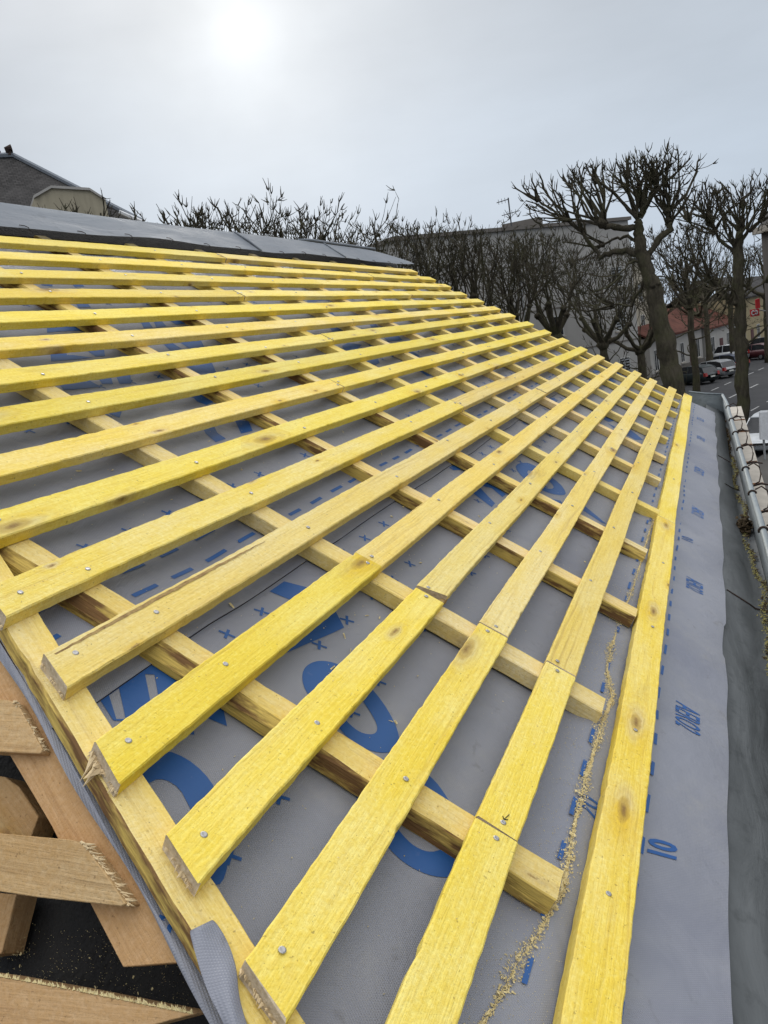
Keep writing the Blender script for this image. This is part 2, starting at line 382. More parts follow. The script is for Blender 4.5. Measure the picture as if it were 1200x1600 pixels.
# ================================================================== SETTING: ground and street
def sheet(name, pts, z, mat, kind='structure'):
    o = obj(name, [(x, y, z) for x, y in pts], [tuple(range(len(pts)))], mat); return tag(o, kind=kind)
sheet('ground', [(-900, -900), (1500, -900), (1500, 900), (-900, 900)], GROUND-.03, M_EARTH)
SA = math.radians(-17.7); ST = Vector((math.cos(SA), math.sin(SA), 0)); SNV = Vector((-math.sin(SA), math.cos(SA), 0)); S0 = Vector((64, -2.7, GROUND))
def street(t, n, z=0.0): p = S0 + ST*t + SNV*n; return Vector((p.x, p.y, GROUND + z))
def strip(name, t0, t1, n0, n1, z, mat, th=None):
    a = [street(t0, n0, z), street(t1, n0, z), street(t1, n1, z), street(t0, n1, z)]
    if th is None: return tag(obj(name, a, [(0, 1, 2, 3)], mat), kind='structure')
    m = MB(); m.hexa([p - Vector((0, 0, th)) for p in a], a); return tag(m.build(name, mat), kind='structure')
strip('road', -160, 500, -7.6, 8.6, 0.0, M_ASPH)
strip('pavement', -160, 500, 8.6, 13.2, .12, M_PAVE, .16)
strip('pavement_near', -160, 500, -13.0, -7.6, .12, M_PAVE, .16)
for k in range(34):
    if -40 + k*5.2 > 150: break
    strip('lane_marking', -30 + k*4.9, -30 + k*4.9 + 2.0, -.07, .07, .005, M_LINE)
for k in range(30):
    strip('lane_marking', -22 + k*3.1, -22 + k*3.1 + 1.7, 2.75, 2.87, .005, M_LINE)
for k in range(26):
    strip('lane_marking', -26 + k*3.4, -26 + k*3.4 + 1.7, -3.3, -3.2, .005, M_LINE)

# ================================================================== THE HOUSE AND ITS ROOF
house = empty('house', (2.4, 1.2, GROUND), 'house roof being re-covered, rows of bright yellow battens over grey membrane', 'house')
CT = .063; BT = .043                     # counter batten and batten thickness, roof units
def hm(u, v):                            # height of the membrane, hung slack between the counter battens
    k = (u + .057) % 1.0
    z = -CT - .004 - .016*math.sin(PI*k)**2*(.6 + .4*math.sin(v*2.1 + int(u+3)*1.7))
    z += .004*math.sin(u*3.1 + v*1.3) + .003*math.sin(v*6.3 + u*1.7)
    z += .0022*math.sin(u*9.3 + v*5.1 + 1.3*math.sin(v*3)) + .0015*math.sin(u*15 - v*11)
    z += .022*math.exp(-((u - hip(v))/.07)**2)
    if v < .12:                          # loose fold along the eaves
        z += .020*math.exp(-((v - .00 - .03*math.sin(u*2.3))/.055)**2)*(.6 + .4*math.sin(u*1.9 + 1.0))
        z += .006*math.sin(u*4.3 + v*9)*min(1, max(0, (.05 - v)*4))*(1 if v < -.2 else .4)
    return z
UE = 11.35
def uend(v): return UE - .11*max(v, -.2)
def sheet_mesh(v0f, v1, nu, nv, lift, name, left=.012, uend_f=uend, seed=0):
    vs, fs, uv = [], [], []
    rr = random.Random(seed)
    for j in range(nv+1):
        for i in range(nu+1):
            t = i/nu; tt = t**1.7
            vm_ = v0f(0) + (v1 - v0f(0))*j/nv
            uL = hip(vm_) - left; u = uL + (uend_f(vm_) - uL)*tt
            v = v0f(u) + (v1 - v0f(u))*j/nv
            z = hm(u, v) + lift
            vs.append(W(u, v, z)); uv.append((u*U, v*U))
    for j in range(nv):
        for i in range(nu):
            a = j*(nu+1)+i; fs.append((a, a+1, a+nu+2, a+nu+1))
    me = mesh(name, vs, fs, True); ul = me.uv_layers.new(name='UVMap')
    for lp in me.loops: ul.data[lp.index].uv = uv[lp.vertex_index]
    return me
def v_low(u): return -.478 - .052*min(1, max(0, u/3.4))**.8 + .003*math.sin(u*2.7) + .002*math.sin(u*9.1) + (.010 if 2.2 < u < 2.6 else 0)
low = link('membrane', sheet_mesh(v_low, 1.45, 260, 40, 0, 'membrane'), M_MEM, house); low['label'] = 'lower grey membrane sheet along the eaves'
def v_up(u): return 1.255 + .006*math.sin(u*1.3) + .003*math.sin(u*5.1)
up = link('membrane', sheet_mesh(v_up, 4.52, 220, 60, .006, 'membrane'), M_MEM, house); up['label'] = 'upper grey membrane sheet lapping over the lower one'
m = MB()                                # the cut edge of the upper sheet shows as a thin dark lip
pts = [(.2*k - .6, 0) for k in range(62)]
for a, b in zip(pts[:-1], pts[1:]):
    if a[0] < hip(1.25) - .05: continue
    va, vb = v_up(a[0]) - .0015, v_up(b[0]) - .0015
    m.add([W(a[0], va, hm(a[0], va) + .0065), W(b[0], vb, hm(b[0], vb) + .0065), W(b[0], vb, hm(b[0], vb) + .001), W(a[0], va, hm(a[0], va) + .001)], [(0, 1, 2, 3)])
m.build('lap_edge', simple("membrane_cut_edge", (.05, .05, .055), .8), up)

# --- the blue print, laid on the membrane
class Print:
    def __init__(s, many=True): s.all = []; s.many = many; s.bm = None
    def poly(s, uvs, holes=()):
        if s.many: s.bm = bmesh.new(); s.all.append(s.bm)
        loops = [uvs] + list(holes); edges = []
        tmp = bmesh.new()
        for lp in loops:
            vv = [tmp.verts.new((a, b, 0)) for a, b in lp]
            edges += [tmp.edges.new((vv[i], vv[(i+1) % len(vv)])) for i in range(len(vv))]
        bmesh.ops.triangle_fill(tmp, edges=edges, use_beauty=True)
        me = bpy.data.meshes.new('tmp'); tmp.to_mesh(me); tmp.free(); s.bm.from_mesh(me); bpy.data.meshes.remove(me)
    def build(s, name, parent, lift, mat=None, cut=.12):
        for b in s.all: s.bm = b; s.one(name, parent, lift, mat, cut)
    def one(s, name, parent, lift, mat, cut):
        for _ in range(5):
            es = [e for e in s.bm.edges if e.calc_length() > cut]
            if not es: break
            bmesh.ops.subdivide_edges(s.bm, edges=es, cuts=1)
            bmesh.ops.triangulate(s.bm, faces=[f for f in s.bm.faces if len(f.verts) > 3])
        for v in s.bm.verts: v.co = W(v.co.x, v.co.y, hm(v.co.x, v.co.y) + lift)
        bmesh.ops.recalc_face_normals(s.bm, faces=s.bm.faces)
        me = bpy.data.meshes.new(name); s.bm.to_mesh(me); s.bm.free()
        return link(name, me, mat or M_INK, parent)
def px2uv(pts, ox, oy, k, z=-.072): return [on_roof(ox + x/k, oy + y/k, z) for x, y in pts]
def smooth_loop(p, it=2):               # corner cutting, for the round letters
    for _ in range(it):
        q = []
        for i in range(len(p)):
            a, b = p[i], p[(i+1) % len(p)]
            q += [(a[0]*.75+b[0]*.25, a[1]*.75+b[1]*.25), (a[0]*.25+b[0]*.75, a[1]*.25+b[1]*.75)]
        p = q
    return p
big = Print()
c3 = (400, 860, 2.963); c1 = (150, 1020, 4.0); c4 = (680, 620, 4.286)
big.poly(px2uv([(66, 182), (132, 139), (235, 168), (360, 262), (411, 351), (145, 473), (128, 458), (240, 345), (158, 222)], *c3))
big.poly(px2uv(smooth_loop([(210, 600), (220, 545), (270, 513), (330, 510), (400, 530), (480, 580), (560, 660), (625, 760), (665, 860), (655, 925), (590, 948), (500, 925), (430, 880), (370, 810), (290, 730), (230, 660)]), *c3),
         [px2uv(smooth_loop([(330, 610), (400, 620), (480, 680), (530, 750), (566, 825), (545, 860), (480, 850), (420, 800), (360, 720), (320, 650)]), *c3)])
big.poly(px2uv(smooth_loop([(405, 1010), (450, 975), (560, 965), (700, 990), (810, 1050), (880, 1150), (950, 1290), (985, 1420), (960, 1500), (890, 1530), (790, 1515), (680, 1460), (590, 1370), (510, 1250), (450, 1130)]), *c3),
         [px2uv(smooth_loop([(570, 1100), (680, 1110), (780, 1170), (850, 1270), (880, 1350), (860, 1400), (790, 1415), (710, 1375), (640, 1290), (575, 1190)]), *c3)])
big.poly(px2uv([(16, 302), (420, 38), (490, 75), (518, 130), (560, 220), (780, 318), (815, 468), (680, 412), (600, 462), (612, 521), (540, 515), (300, 450), (105, 437)], *c1),
         [px2uv([(300, 152), (360, 154), (392, 330), (336, 330)], *c1), px2uv([(76, 282), (138, 240), (180, 428), (122, 428)], *c1)])
big.poly(px2uv(smooth_loop([(190, 790), (290, 690), (350, 630), (440, 620), (560, 665), (670, 750), (745, 850), (805, 1000), (832, 1160), (828, 1320), (790, 1440), (735, 1450), (700, 1390), (722, 1260), (690, 1120), (620, 1030), (575, 950), (520, 850), (430, 795), (350, 800), (250, 890)], 1), *c1))
for p in ([(92, 478), (140, 446), (172, 492), (120, 494)], [(145, 455), (208, 477), (188, 496)], [(378, 286), (402, 271), (447, 296), (430, 304)], [(508, 402), (560, 368), (602, 382), (552, 407)],
          [(248, 640), (302, 608), (402, 712), (378, 740)], [(300, 592), (342, 566), (472, 655), (450, 674), (380, 615)], [(778, 680), (840, 693), (852, 713), (800, 702)],
          [(978, 756), (985, 733), (1007, 735), (1142, 856), (1108, 846)]):
    big.poly(px2uv(p, *c4))
big.poly(px2uv(smooth_loop([(535, 470), (555, 446), (640, 448), (740, 520), (830, 575), (880, 640), (862, 660), (780, 645), (690, 605), (590, 535)], 1), *c4),
         [px2uv(smooth_loop([(610, 490), (660, 500), (740, 545), (800, 600), (780, 617), (710, 595), (640, 545)], 1), *c4)])
c6 = (840, 560, 5.0)
for p in ([(495, 465), (545, 463), (602, 490), (552, 500)], [(538, 508), (602, 540), (590, 552)], [(690, 600), (722, 565), (822, 642), (760, 636)]):
    big.poly(px2uv(p, *c6))
big.build('letter', low, .0016)
big = Print(); c5 = (40, 420, 3.158); c7 = (480, 440, 4.286)
for p in ([(75, 58), (130, 58), (132, 92), (76, 88)], [(208, 60), (262, 66), (288, 94), (240, 94)], [(238, 160), (280, 157), (322, 197), (258, 197)], [(588, 165), (625, 161), (648, 187), (594, 190)],
          [(103, 272), (290, 268), (335, 308), (106, 316)], [(563, 260), (600, 260), (628, 292), (584, 294)], [(628, 262), (665, 260), (695, 287), (645, 292)], [(693, 253), (780, 248), (820, 277), (740, 283)],
          [(123, 396), (190, 390), (204, 428), (235, 428), (330, 442), (124, 462)], [(270, 386), (380, 378), (390, 438), (345, 438)], [(678, 365), (715, 355), (785, 397), (722, 405)], [(752, 353), (855, 342), (882, 387), (818, 395)],
          [(145, 565), (230, 542), (285, 548), (372, 592), (290, 604), (232, 610), (186, 610)], [(342, 526), (415, 524), (430, 574), (376, 576)], [(438, 522), (510, 517), (520, 574), (462, 574)], [(796, 480), (920, 460), (945, 513), (858, 524)],
          [(372, 690), (460, 672), (474, 705), (462, 742), (416, 726)], [(802, 620), (850, 608), (882, 643), (940, 660), (890, 682), (842, 663)], [(866, 785), (920, 776), (942, 820), (985, 850), (935, 864), (886, 822)], [(1026, 752), (1098, 762), (1116, 812), (1058, 828)]):
    big.poly(px2uv(p, *c5))
for p in ([(0, 103), (130, 103), (152, 133), (0, 133)], [(103, 203), (165, 198), (188, 227), (118, 225)], [(137, 305), (190, 296), (245, 332), (168, 345)], [(408, 276), (450, 278), (472, 308), (428, 308)],
          [(232, 432), (270, 416), (365, 430), (332, 458), (248, 462)], [(506, 375), (600, 363), (635, 397), (538, 408)], [(370, 527), (430, 507), (474, 518), (485, 545), (455, 564), (418, 553)], [(636, 465), (682, 457), (755, 502), (725, 511)], [(748, 588), (835, 634), (805, 638), (752, 606)]):
    big.poly(px2uv(p, *c7))
for p in ([(428, 102), (478, 98), (486, 112), (440, 118)], [(203, 245), (240, 236), (268, 264), (215, 262)], [(83, 325), (125, 312), (152, 346), (105, 345)], [(586, 112), (625, 105), (653, 135), (620, 138)], [(528, 160), (560, 152), (614, 186), (575, 190)]):
    big.poly(px2uv(p, *c6))
big.build('letter', up, .0076, None, .1)
def marks(parent, v0, v1, u1, lift, voff):
    pr = MB(); g = .2326
    v = v0
    k = int((v0 - .73)/g) - 1
    while True:
        vv = .73 + k*g + voff; k += 1
        if vv > v1: break
        if vv < v0: continue
        for i in range(-6, 60):
            u = .2 + i*g + (k % 2)*0
            if u < hip(vv) or u > u1: continue
            if RND.random() < .30: continue
            a = .055; w = .010; r = RND.uniform(-.1, .1)
            for c_, s_ in ((math.cos(.4 + r), math.sin(.4 + r)), (-math.sin(.4 + r), math.cos(.4 + r))):
                q = [(u + c_*x*a/2 - s_*y*w/2, vv + s_*x*a/2 + c_*y*w/2) for x, y in ((-1, -1), (1, -1), (1, 1), (-1, 1))]
                pr.add([W(p[0], p[1], hm(*p) + lift) for p in q], [(0, 1, 2, 3)])
    return pr
def dashes(pr, v, u0, u1, lift, step, ln, w=.022):
    u = u0
    while u < u1:
        a, b = u, u + ln*RND.uniform(.85, 1.1); n = 8
        for i in range(n):
            x0, x1 = a + (b-a)*i/n, a + (b-a)*(i+1)/n
            q = [(x0, v - w/2), (x1, v - w/2), (x1, v + w/2), (x0, v + w/2)]
            pr.add([W(p[0], p[1], hm(*p) + lift) for p in q], [(0, 1, 2, 3)])
        u += step
pl_ = marks(low, .55, 1.24, 10.8, .0016, 0)
dashes(pl_, -.208, -.5, 11.2, .0016, .213, .09, .012); dashes(pl_, .025, -.55, 11, .0040, .213, .09, .013)
tag(pl_.build('printed_marks', M_INK, low), kind='stuff')
pu = marks(up, 1.72, 4.4, 10.4, .0076, .11)
dashes(pu, 1.495, -.32, 10.6, .0076, .213, .12, .017); dashes(pu, 1.605, -.24, 10.6, .0076, .213, .12, .017)
tag(pu.build('printed_marks', M_INK, up), kind='stuff')
def text_on(txt, u, v, length, height, flip, name, parent, mat, shear=0.0, thick=.0):
    cu = bpy.data.curves.new('t', 'FONT'); cu.body = txt; cu.size = 1; cu.resolution_u = 3; cu.shear = shear; cu.offset = thick
    ob = bpy.data.objects.new('t', cu); COL.objects.link(ob)
    bpy.context.view_layer.update()
    me = bpy.data.meshes.new_from_object(ob.evaluated_get(bpy.context.evaluated_depsgraph_get()))
    bpy.data.objects.remove(ob)
    xs = [q.co.x for q in me.vertices]; ys = [q.co.y for q in me.vertices]
    x0, x1, y0, y1 = min(xs), max(xs), min(ys), max(ys); sg = -1 if flip else 1
    for q in me.vertices:
        a = u + sg*((q.co.x - x0)/(x1 - x0) - .5)*length; b = v + sg*((q.co.y - y0)/(y1 - y0) - .5)*height
        q.co = W(a, b, hm(a, b) + .0022)
    return link(name, me, mat, parent)
for k, (u, v) in enumerate([(1.364, -.335), (3.01, -.335), (4.79, -.335), (6.47, -.335), (8.36, -.33), (9.9, -.31)]):
    text_on('AERO2', u, v, .225, .105, True, 'lettering', low, M_INK if k < 2 else M_INKF, .15, .010)
text_on('10', .431, -.272, .115, .098, False, 'lettering', low, M_INK, -.8, .03)
text_on('10', 3.883, -.268, .105, .085, False, 'lettering', low, M_INK, -.38, .008)
text_on('20', .40, -.022, .11, .08, False, 'lettering', low, M_INK, -.38, .008)
text_on('20', 3.86, -.022, .11, .08, False, 'lettering', low, M_INK, -.38, .008)

# --- rough sawn timber in a local frame: x along, y 0 (upper edge) to -w, z 0 (top) to -t
def timber_mesh(name, L, w, t, seg, rnd, s0=0.0, s1=0.0, wane=None, bow=0.0, ragged=.0012, dents=True):
    n = max(2, int(L/seg)); vs, fs = [], []
    b = .0016
    ph = rnd.uniform(0, 9)
    nicks = [(rnd.uniform(0, L), rnd.uniform(.004, .012), rnd.choice((0, 1)), rnd.uniform(.0008, .003)) for _ in range(int(L*4))] if dents else []
    for i in range(n+1):
        x = L*i/n
        j = lambda k=1.0: rnd.uniform(-1, 1)*.0006*k
        yb = bow*math.sin(PI*x/L) + .0009*math.sin(x*7 + ph)
        y0, y1 = yb + j(), yb - w + j()
        z0 = .0007*math.sin(x*5 + ph) + j(.5); z1 = -t
        for (xn, wd, side, dp) in nicks:
            k = max(0, 1 - abs(x - xn)/wd)
            if side: y1 += dp*k
            else: y0 -= dp*k
        bl = br = b
        if wane:
            q = max(0, wane*(math.sin(x*3.1 + ph) + .6*math.sin(x*8.3 + ph*2) + .5))*.008
            br = b + q
        prof = [(y0, z0 - b), (y0 - b, z0), (y1 + br, z0), (y1, z0 - br), (y1, z1 + b), (y1 + b, z1), (y0 - b, z1), (y0, z1 + b)]
        for (yy, zz) in prof:
            xx = x
            f = 1 - i/n
            if i == 0: xx += s0*yy + rnd.uniform(-1, 1)*ragged
            elif i == n: xx += s1*yy + rnd.uniform(-1, 1)*ragged
            else: xx += s0*yy*(1 - i/n) + s1*yy*(i/n)
            vs.append((xx, yy, zz))
    for i in range(n):
        for k in range(8):
            k2 = (k+1) % 8; fs.append((i*8+k, (i+1)*8+k, (i+1)*8+k2, i*8+k2))
    nb = len(fs)
    fs.append(tuple(range(8))); fs.append(tuple(n*8 + k for k in range(7, -1, -1)))
    me = mesh(name, vs, fs)
    return me, nb
def timber(name, p0, p1, w, t, mat, up_dir, rnd, seg=.03, s0=0, s1=0, wane=None, bow=0, ragged=.0012, parent=house, tint=(1, 1, 1), endmat=M_END):
    ex = (p1 - p0); L = ex.length; ex = ex/L
    ez = (up_dir - ex*up_dir.dot(ex)).normalized(); ey = ez.cross(ex)
    me, nb = timber_mesh(name, L, w, t, seg, rnd, s0, s1, wane, bow, ragged)
    me.materials.append(mat); me.materials.append(endmat)
    me.polygons[nb].material_index = 1; me.polygons[nb+1].material_index = 1
    if wane:
        me.materials.append(M_WANE)
        for q in range(nb):
            if q % 8 in (2, 3): me.polygons[q].material_index = 2
    mw = Matrix(((ex.x, ey.x, ez.x, p0.x), (ex.y, ey.y, ez.y, p0.y), (ex.z, ey.z, ez.z, p0.z), (0, 0, 0, 1)))
    o = link(name, me, None, parent, mw); o.color = (*tint, 1)
    return o
# a nail head shared by all nails
nb_ = MB(); nn = 10
ring = lambda r, z: [(r*math.cos(2*PI*k/nn), r*math.sin(2*PI*k/nn), z) for k in range(nn)]
nb_.add(ring(.0036, .0000) + ring(.0036, .0009) + ring(.0026, .0015) + [(0, 0, .0012)], [(k, (k+1) % nn, nn+(k+1) % nn, nn+k) for k in range(nn)] + [(nn+k, nn+(k+1) % nn, 2*nn+(k+1) % nn, 2*nn+k) for k in range(nn)] + [(2*nn+k, 2*nn+(k+1) % nn, 3*nn) for k in range(nn)])
NAIL = mesh('nail', nb_.v, nb_.f); NAIL.materials.append(M_STEEL)
def nail(parent, u, v, z):
    p = W(u, v, z); q = NRM.to_track_quat('Z', 'Y').to_matrix().to_4x4()
    o = link('nail', NAIL, None, parent, Matrix.Translation(p) @ q @ Matrix.Rotation(RND.uniform(-.12, .12), 4, 'X'))
    return o
def tintv(r, a=.10): 
    k = r.uniform(1-a, 1+a*.45); return (k, k*r.uniform(.97, 1.02), k*r.uniform(.75, 1.25))
# counter battens, up the slope
cend_v = [.018, .02, -.02, -.005, -.024, .019, .021, .05, .049, .02, .03]
for j in range(11):
    r = random.Random(100+j)
    u = j + [0, -.003, .01, .005, 0, -.01, -.02, -.04, -.03, -.03, -.02][j]
    vtop = min(4.62, 99)
    vlow = cend_v[j]
    if j == 0: vt = 4.62
    # local x runs down the slope, so the upper edge (y = 0) faces the far side
    timber('counter_batten', W(u, 4.62, 0), W(u, vlow, 0), .115*U, CT*U, M_PALE, NRM, r, .025 if j < 3 else .08, 0, 0,
           1.0 if j == 0 else (.6 if j in (2, 3) else None), r.uniform(-.002, .002), tint=tintv(r, .06) if j else (.93, .90, .78))
timber('counter_batten', W(10.42, 4.55, 0), W(10.93, .03, 0), .11*U, CT*U, M_PALE, NRM, random.Random(140), .1)
# hip batten, under the sawn ends
timber('hip_batten', W(hip(4.3) + .11, 4.3, 0), W(hip(.36) + .11, .36, 0), .105*U, CT*U*.72, M_PALE, NRM, random.Random(150), .02, 0, 0, .35, 0, .003, tint=(1.0, 1.0, 1.0))['label'] = 'yellow batten nailed along the hip under the sawn batten ends'
# battens, along the slope
GA = .27757
dvf = {16: -.014, 15: -.016, 14: .001, 13: -.002, 12: .018, 11: .017, 10: .05, 9: .035, 8: .02, 7: .004, 6: -.021, 5: -.016, 4: -.023, 3: -.032, 2: -.009, 1: -.031}
uendb = {16: 10.40, 15: 10.52, 14: 10.52, 13: 10.5, 12: 10.62, 11: 10.64, 10: 10.67, 9: 10.72, 8: 10.73, 7: 10.75, 6: 10.72, 5: 10.74, 4: 10.86, 3: 10.88, 2: 10.86, 1: 10.94}
joints = {1: [-.057, .945], 2: [.945], 3: [.945], 4: [.945], 5: [5.94], 6: [3.945, 7.94], 7: [4.94], 8: [2.95, 6.94], 9: [5.94], 10: [3.95, 8.94], 11: [4.94], 12: [6.94], 13: [3.94, 7.94], 14: [5.94], 15: [7.94], 16: [4.94]}
near_u = {6: -.389, 5: -.471, 4: -.612, 3: -.705, 2: -.835}
pale_rows = {5}
for k in range(1, 17):
    r = random.Random(200+k)
    v = k*GA
    u0 = near_u.get(k, hip(v) - .05) + .055
    if k == 1: u0 = -.95
    cuts = [u0] + joints[k] + [uendb[k]]
    if r.random() < .5 and k > 5 and k not in (8, 10): cuts = cuts
    for q in range(len(cuts)-1):
        a, b = cuts[q], cuts[q+1]
        vv = lambda u: v + dvf[k]*(u/10.7) + r.uniform(-.002, .002)
        ga = .004 if q else 0
        mat = M_PALE if (k in pale_rows or (q and r.random() < .75 and k < 7)) else M_YEL
        tint = tintv(r, .10)
        if q == 0 and k < 7: tint = tuple(max(.97, x) for x in tint[:2]) + (tint[2],)
        if k == 5: tint = (.97, .97, .92)
        w_ = .121*U*r.uniform(.985, 1.015)
        if k == 3 and q == 1: a += .006
        s0 = HIPK*.95 if q == 0 and k > 1 else r.uniform(-.03, .03)
        if k == 3 and q == 1: s0 = -.42
        o = timber('batten', W(a + ga, vv(a), BT + r.uniform(-.001, .001)), W(b - .004, vv(b), BT + r.uniform(-.001, .001)), w_, BT*U, mat, NRM, r,
                   .012 if a < 1.0 else (.03 if a < 3 else .06), s0, r.uniform(-.03, .03), None, r.uniform(-.0015, .0015), .0025 if q == 0 else .0012, tint=tint)
        if k == 3 and q == 1: o['label'] = 'pale batten piece with a split broken end at the joint'
        if k == 5: o['label'] = 'paler rough batten with a dark cracked upper edge'
        for j in range(0, 8):
            cu_ = j - .057
            if cu_ < a - .02 or cu_ > b + .02: continue
            if j > 5 and k > 8: continue
            uu = cu_ + r.uniform(-.03, .03)
            if abs(cu_ - a) < .03 and q: uu = a + .035
            if abs(cu_ - b) < .03: uu = b - .035
            if r.random() < .85: nail(o, uu, v - .0605 + r.uniform(-.025, .025), BT + .0012)
        if q == 0 and k > 1 and k < 8: nail(o, u0 + .03 + r.uniform(0, .03), v - .055 + r.uniform(-.012, .012), BT + .0012)
b5 = [x for x in house.children if x.get('label', '').startswith('paler rough')]
if b5:
    m = MB(); rc = random.Random(9); n = 50; last = None
    for i in range(n+1):
        u = -.40 + 1.05*i/n; vv_ = 5*GA - .018 - .012*(i/n)**2 + rc.uniform(-.0015, .0015); wd = .0055*math.sin(PI*min(1, (i+6)/(n+6)))+.0008
        m.v += [tuple(W(u, vv_ - wd, BT + .0022)), tuple(W(u, vv_ + wd, BT + .0022))]
    m.f = [(2*i, 2*i+2, 2*i+3, 2*i+1) for i in range(n)]
    m.build('crack', M_BARK_EDGE, b5[0])
b1 = [x for x in house.children if x.name.startswith('batten') and (x.matrix_world.translation - W(-.053, GA, BT)).length < .02]
if b1:
    m = MB()
    for (pa, pb) in (((-.01, .212), (.02, .204)), ((-.01, .212), (.0, .218)), ((-.01, .212), (-.002, .202))):
        m.tube([W(*pa, BT + .0025), W(*pb, BT + .0025)], .0005, 4)
    m.build('pencil_mark', M_BLACK, b1[0])
# eaves board, laid flat on the membrane
r = random.Random(300)
for a, b, va, vb in ((-.95, 3.86, -.060, -.020), (3.866, 11.45, -.020, -.005)):
    o = timber('eaves_board', W(a, va, -.004), W(b, vb, -.004), (.132 if a < 0 else .128)*U, .055*U, M_YEL, NRM, r, .015 if a < 0 else .05, 0, 0, None, 0, .002, tint=(.99, .97, .95) if a < 0 else (1, 1.0, 1.0))
    for uu in (.02, .9, 1.9, 2.9, 5.2):
        if a < uu < b: nail(o, uu, (va + vb)/2 - .068, -.0025)
# splinters at sawn ends
def splinters(parent, base_pts, direction, up_dir, n, ln, rnd, mat=M_RAW, name='splinters', wd=.0022):
    m = MB()
    for _ in range(n):
        i = rnd.randrange(len(base_pts)-1); f = rnd.random()
        p = base_pts[i].lerp(base_pts[i+1], f)
        d = (direction + Vector((rnd.uniform(-.3, .3), rnd.uniform(-.3, .3), rnd.uniform(-.3, .3)))).normalized()
        l = ln*rnd.uniform(.25, 1.0)**1.4; s = d.cross(up_dir).normalized()*wd*rnd.uniform(.5, 1.5); t = up_dir*wd*rnd.uniform(.3, 1)
        e = p + d*l + up_dir*rnd.uniform(-.003, .003)
        m.add([p - s, p + s, p + t, e], [(0, 1, 3), (1, 2, 3), (2, 0, 3)])
    o = m.build(name, mat, parent); tag(o, kind='stuff'); return o
kids = [o for o in house.children if o.name.startswith('batten')]
for o in kids:
    pass
for k in (2, 3, 4, 5, 6):
    o = [x for x in kids if abs((x.matrix_world.translation - W(near_u[k] + .055, k*GA, BT)).length) < .02]
    if not o: continue
    ptl = [W(near_u[k] + .055 - HIPK*.12*t, k*GA - .12*t, BT*.35) for t in (0, .5, 1)]
    splinters(o[0], ptl, -Vector((1, 0, 0)), NRM, {4: 30, 2: 26}.get(k, 12), .008, random.Random(k), M_RAW, 'splinters', .0016)
    if k == 4:
        splinters(o[0], [W(near_u[k] + .05, k*GA - .005, .02), W(near_u[k] + .03, k*GA - .05, .01)], -Vector((.9, .25, .1)), NRM, 7, .030, random.Random(77), M_RAW, 'splinters', .0042)
# broken corner at the joint of the third batten: a loose wedge lifts beside it
o3 = [x for x in kids if x.get('label', '').startswith('pale batten piece')]
if o3:
    m = MB(); v3 = 3*GA
    m.prism([W(.948, v3 - .085, BT*.2), W(.948, v3 - .118, BT*.2), W(1.02, v3 - .124, BT*.1), W(1.03, v3 - .118, BT*.2)], NRM*(.4*BT*U))
    m.build('split_wedge', M_BARK_EDGE, o3[0])

# --- ridge flashing in bays
rr = random.Random(400)
bays = [-.4, 2.2, 5.85, 8.0, 10.75]
def rz(u): return .010*math.sin(u*1.9) + .006*math.sin(u*4.7 + 1)
ridge_top = lambda u: (4.835 + .004*math.sin(u*2.1) + (.0 if u < 8 else .012*(u-8)), .135 + .006*math.sin(u*1.1))
rf = MB()
for a, b in zip(bays[:-1], bays[1:]):
    m = MB(); n = 26; rows = 5
    for i in range(n+1):
        u = a + (b - a - .01)*i/n
        vt, zt = ridge_top(u); vl = 4.50 + .012*math.sin(u*2.9 + a); zl = .088 + rz(u)*.7
        if b > 10 and u > 9.2: vt = vt + (4.56 - vt)*((u - 9.2)/1.55)**2*.9; zt = zt + (.10 - zt)*((u - 9.2)/1.55)**2
        for j in range(rows+1):
            f = j/rows
            z = zl + (zt - zl)*f + rz(u + j)*.05
            m.v.append(tuple(W(u, vl + (vt - vl)*f, z)))
        m.v.append(tuple(W(u, vl + .004, zl - .002)))
    st = rows + 2
    for i in range(n):
        for j in range(rows): m.f.append((i*st+j, (i+1)*st+j, (i+1)*st+j+1, i*st+j+1))
        m.f.append((i*st+rows+1, (i+1)*st+rows+1, (i+1)*st, i*st))
    o = m.build('ridge_flashing', M_LEAD, house)
    for cu_ in [a + .5 + x*.55 for x in range(int((b-a)/.55))]:
        vt, zt = ridge_top(cu_); mm = MB(); vl = 4.50 + .012*math.sin(cu_*2.9 + a); zl = .088 + rz(cu_)*.7
        mm.tube([W(cu_, vl - .004, zl - .012), W(cu_ - .01, vl, zl + .006), W(cu_ - .03, vl + .02, zl + .010), W(cu_ - .07, vl + .022, zl + .010)], .0028*U, 5)
        mm.build('clip', M_HOOK, o)
    if a > 0:
        mm = MB(); vt, zt = ridge_top(a)
        mm.tube([W(a + .02, 4.50, .092 + rz(a)*.7), W(a, 4.66, .118), W(a - .02, vt, zt + .004)], .012*U, 6); mm.build('seam', M_LEAD, o)
m = MB(); m.tube([W(u, ridge_top(u)[0] + .045, ridge_top(u)[1] + .004 + (.0 if u > 7.5 else -.02)) for u in [7.4 + .25*i for i in range(11)]], .022*U, 8); m.build('ridge_roll', M_LEAD, house, True)
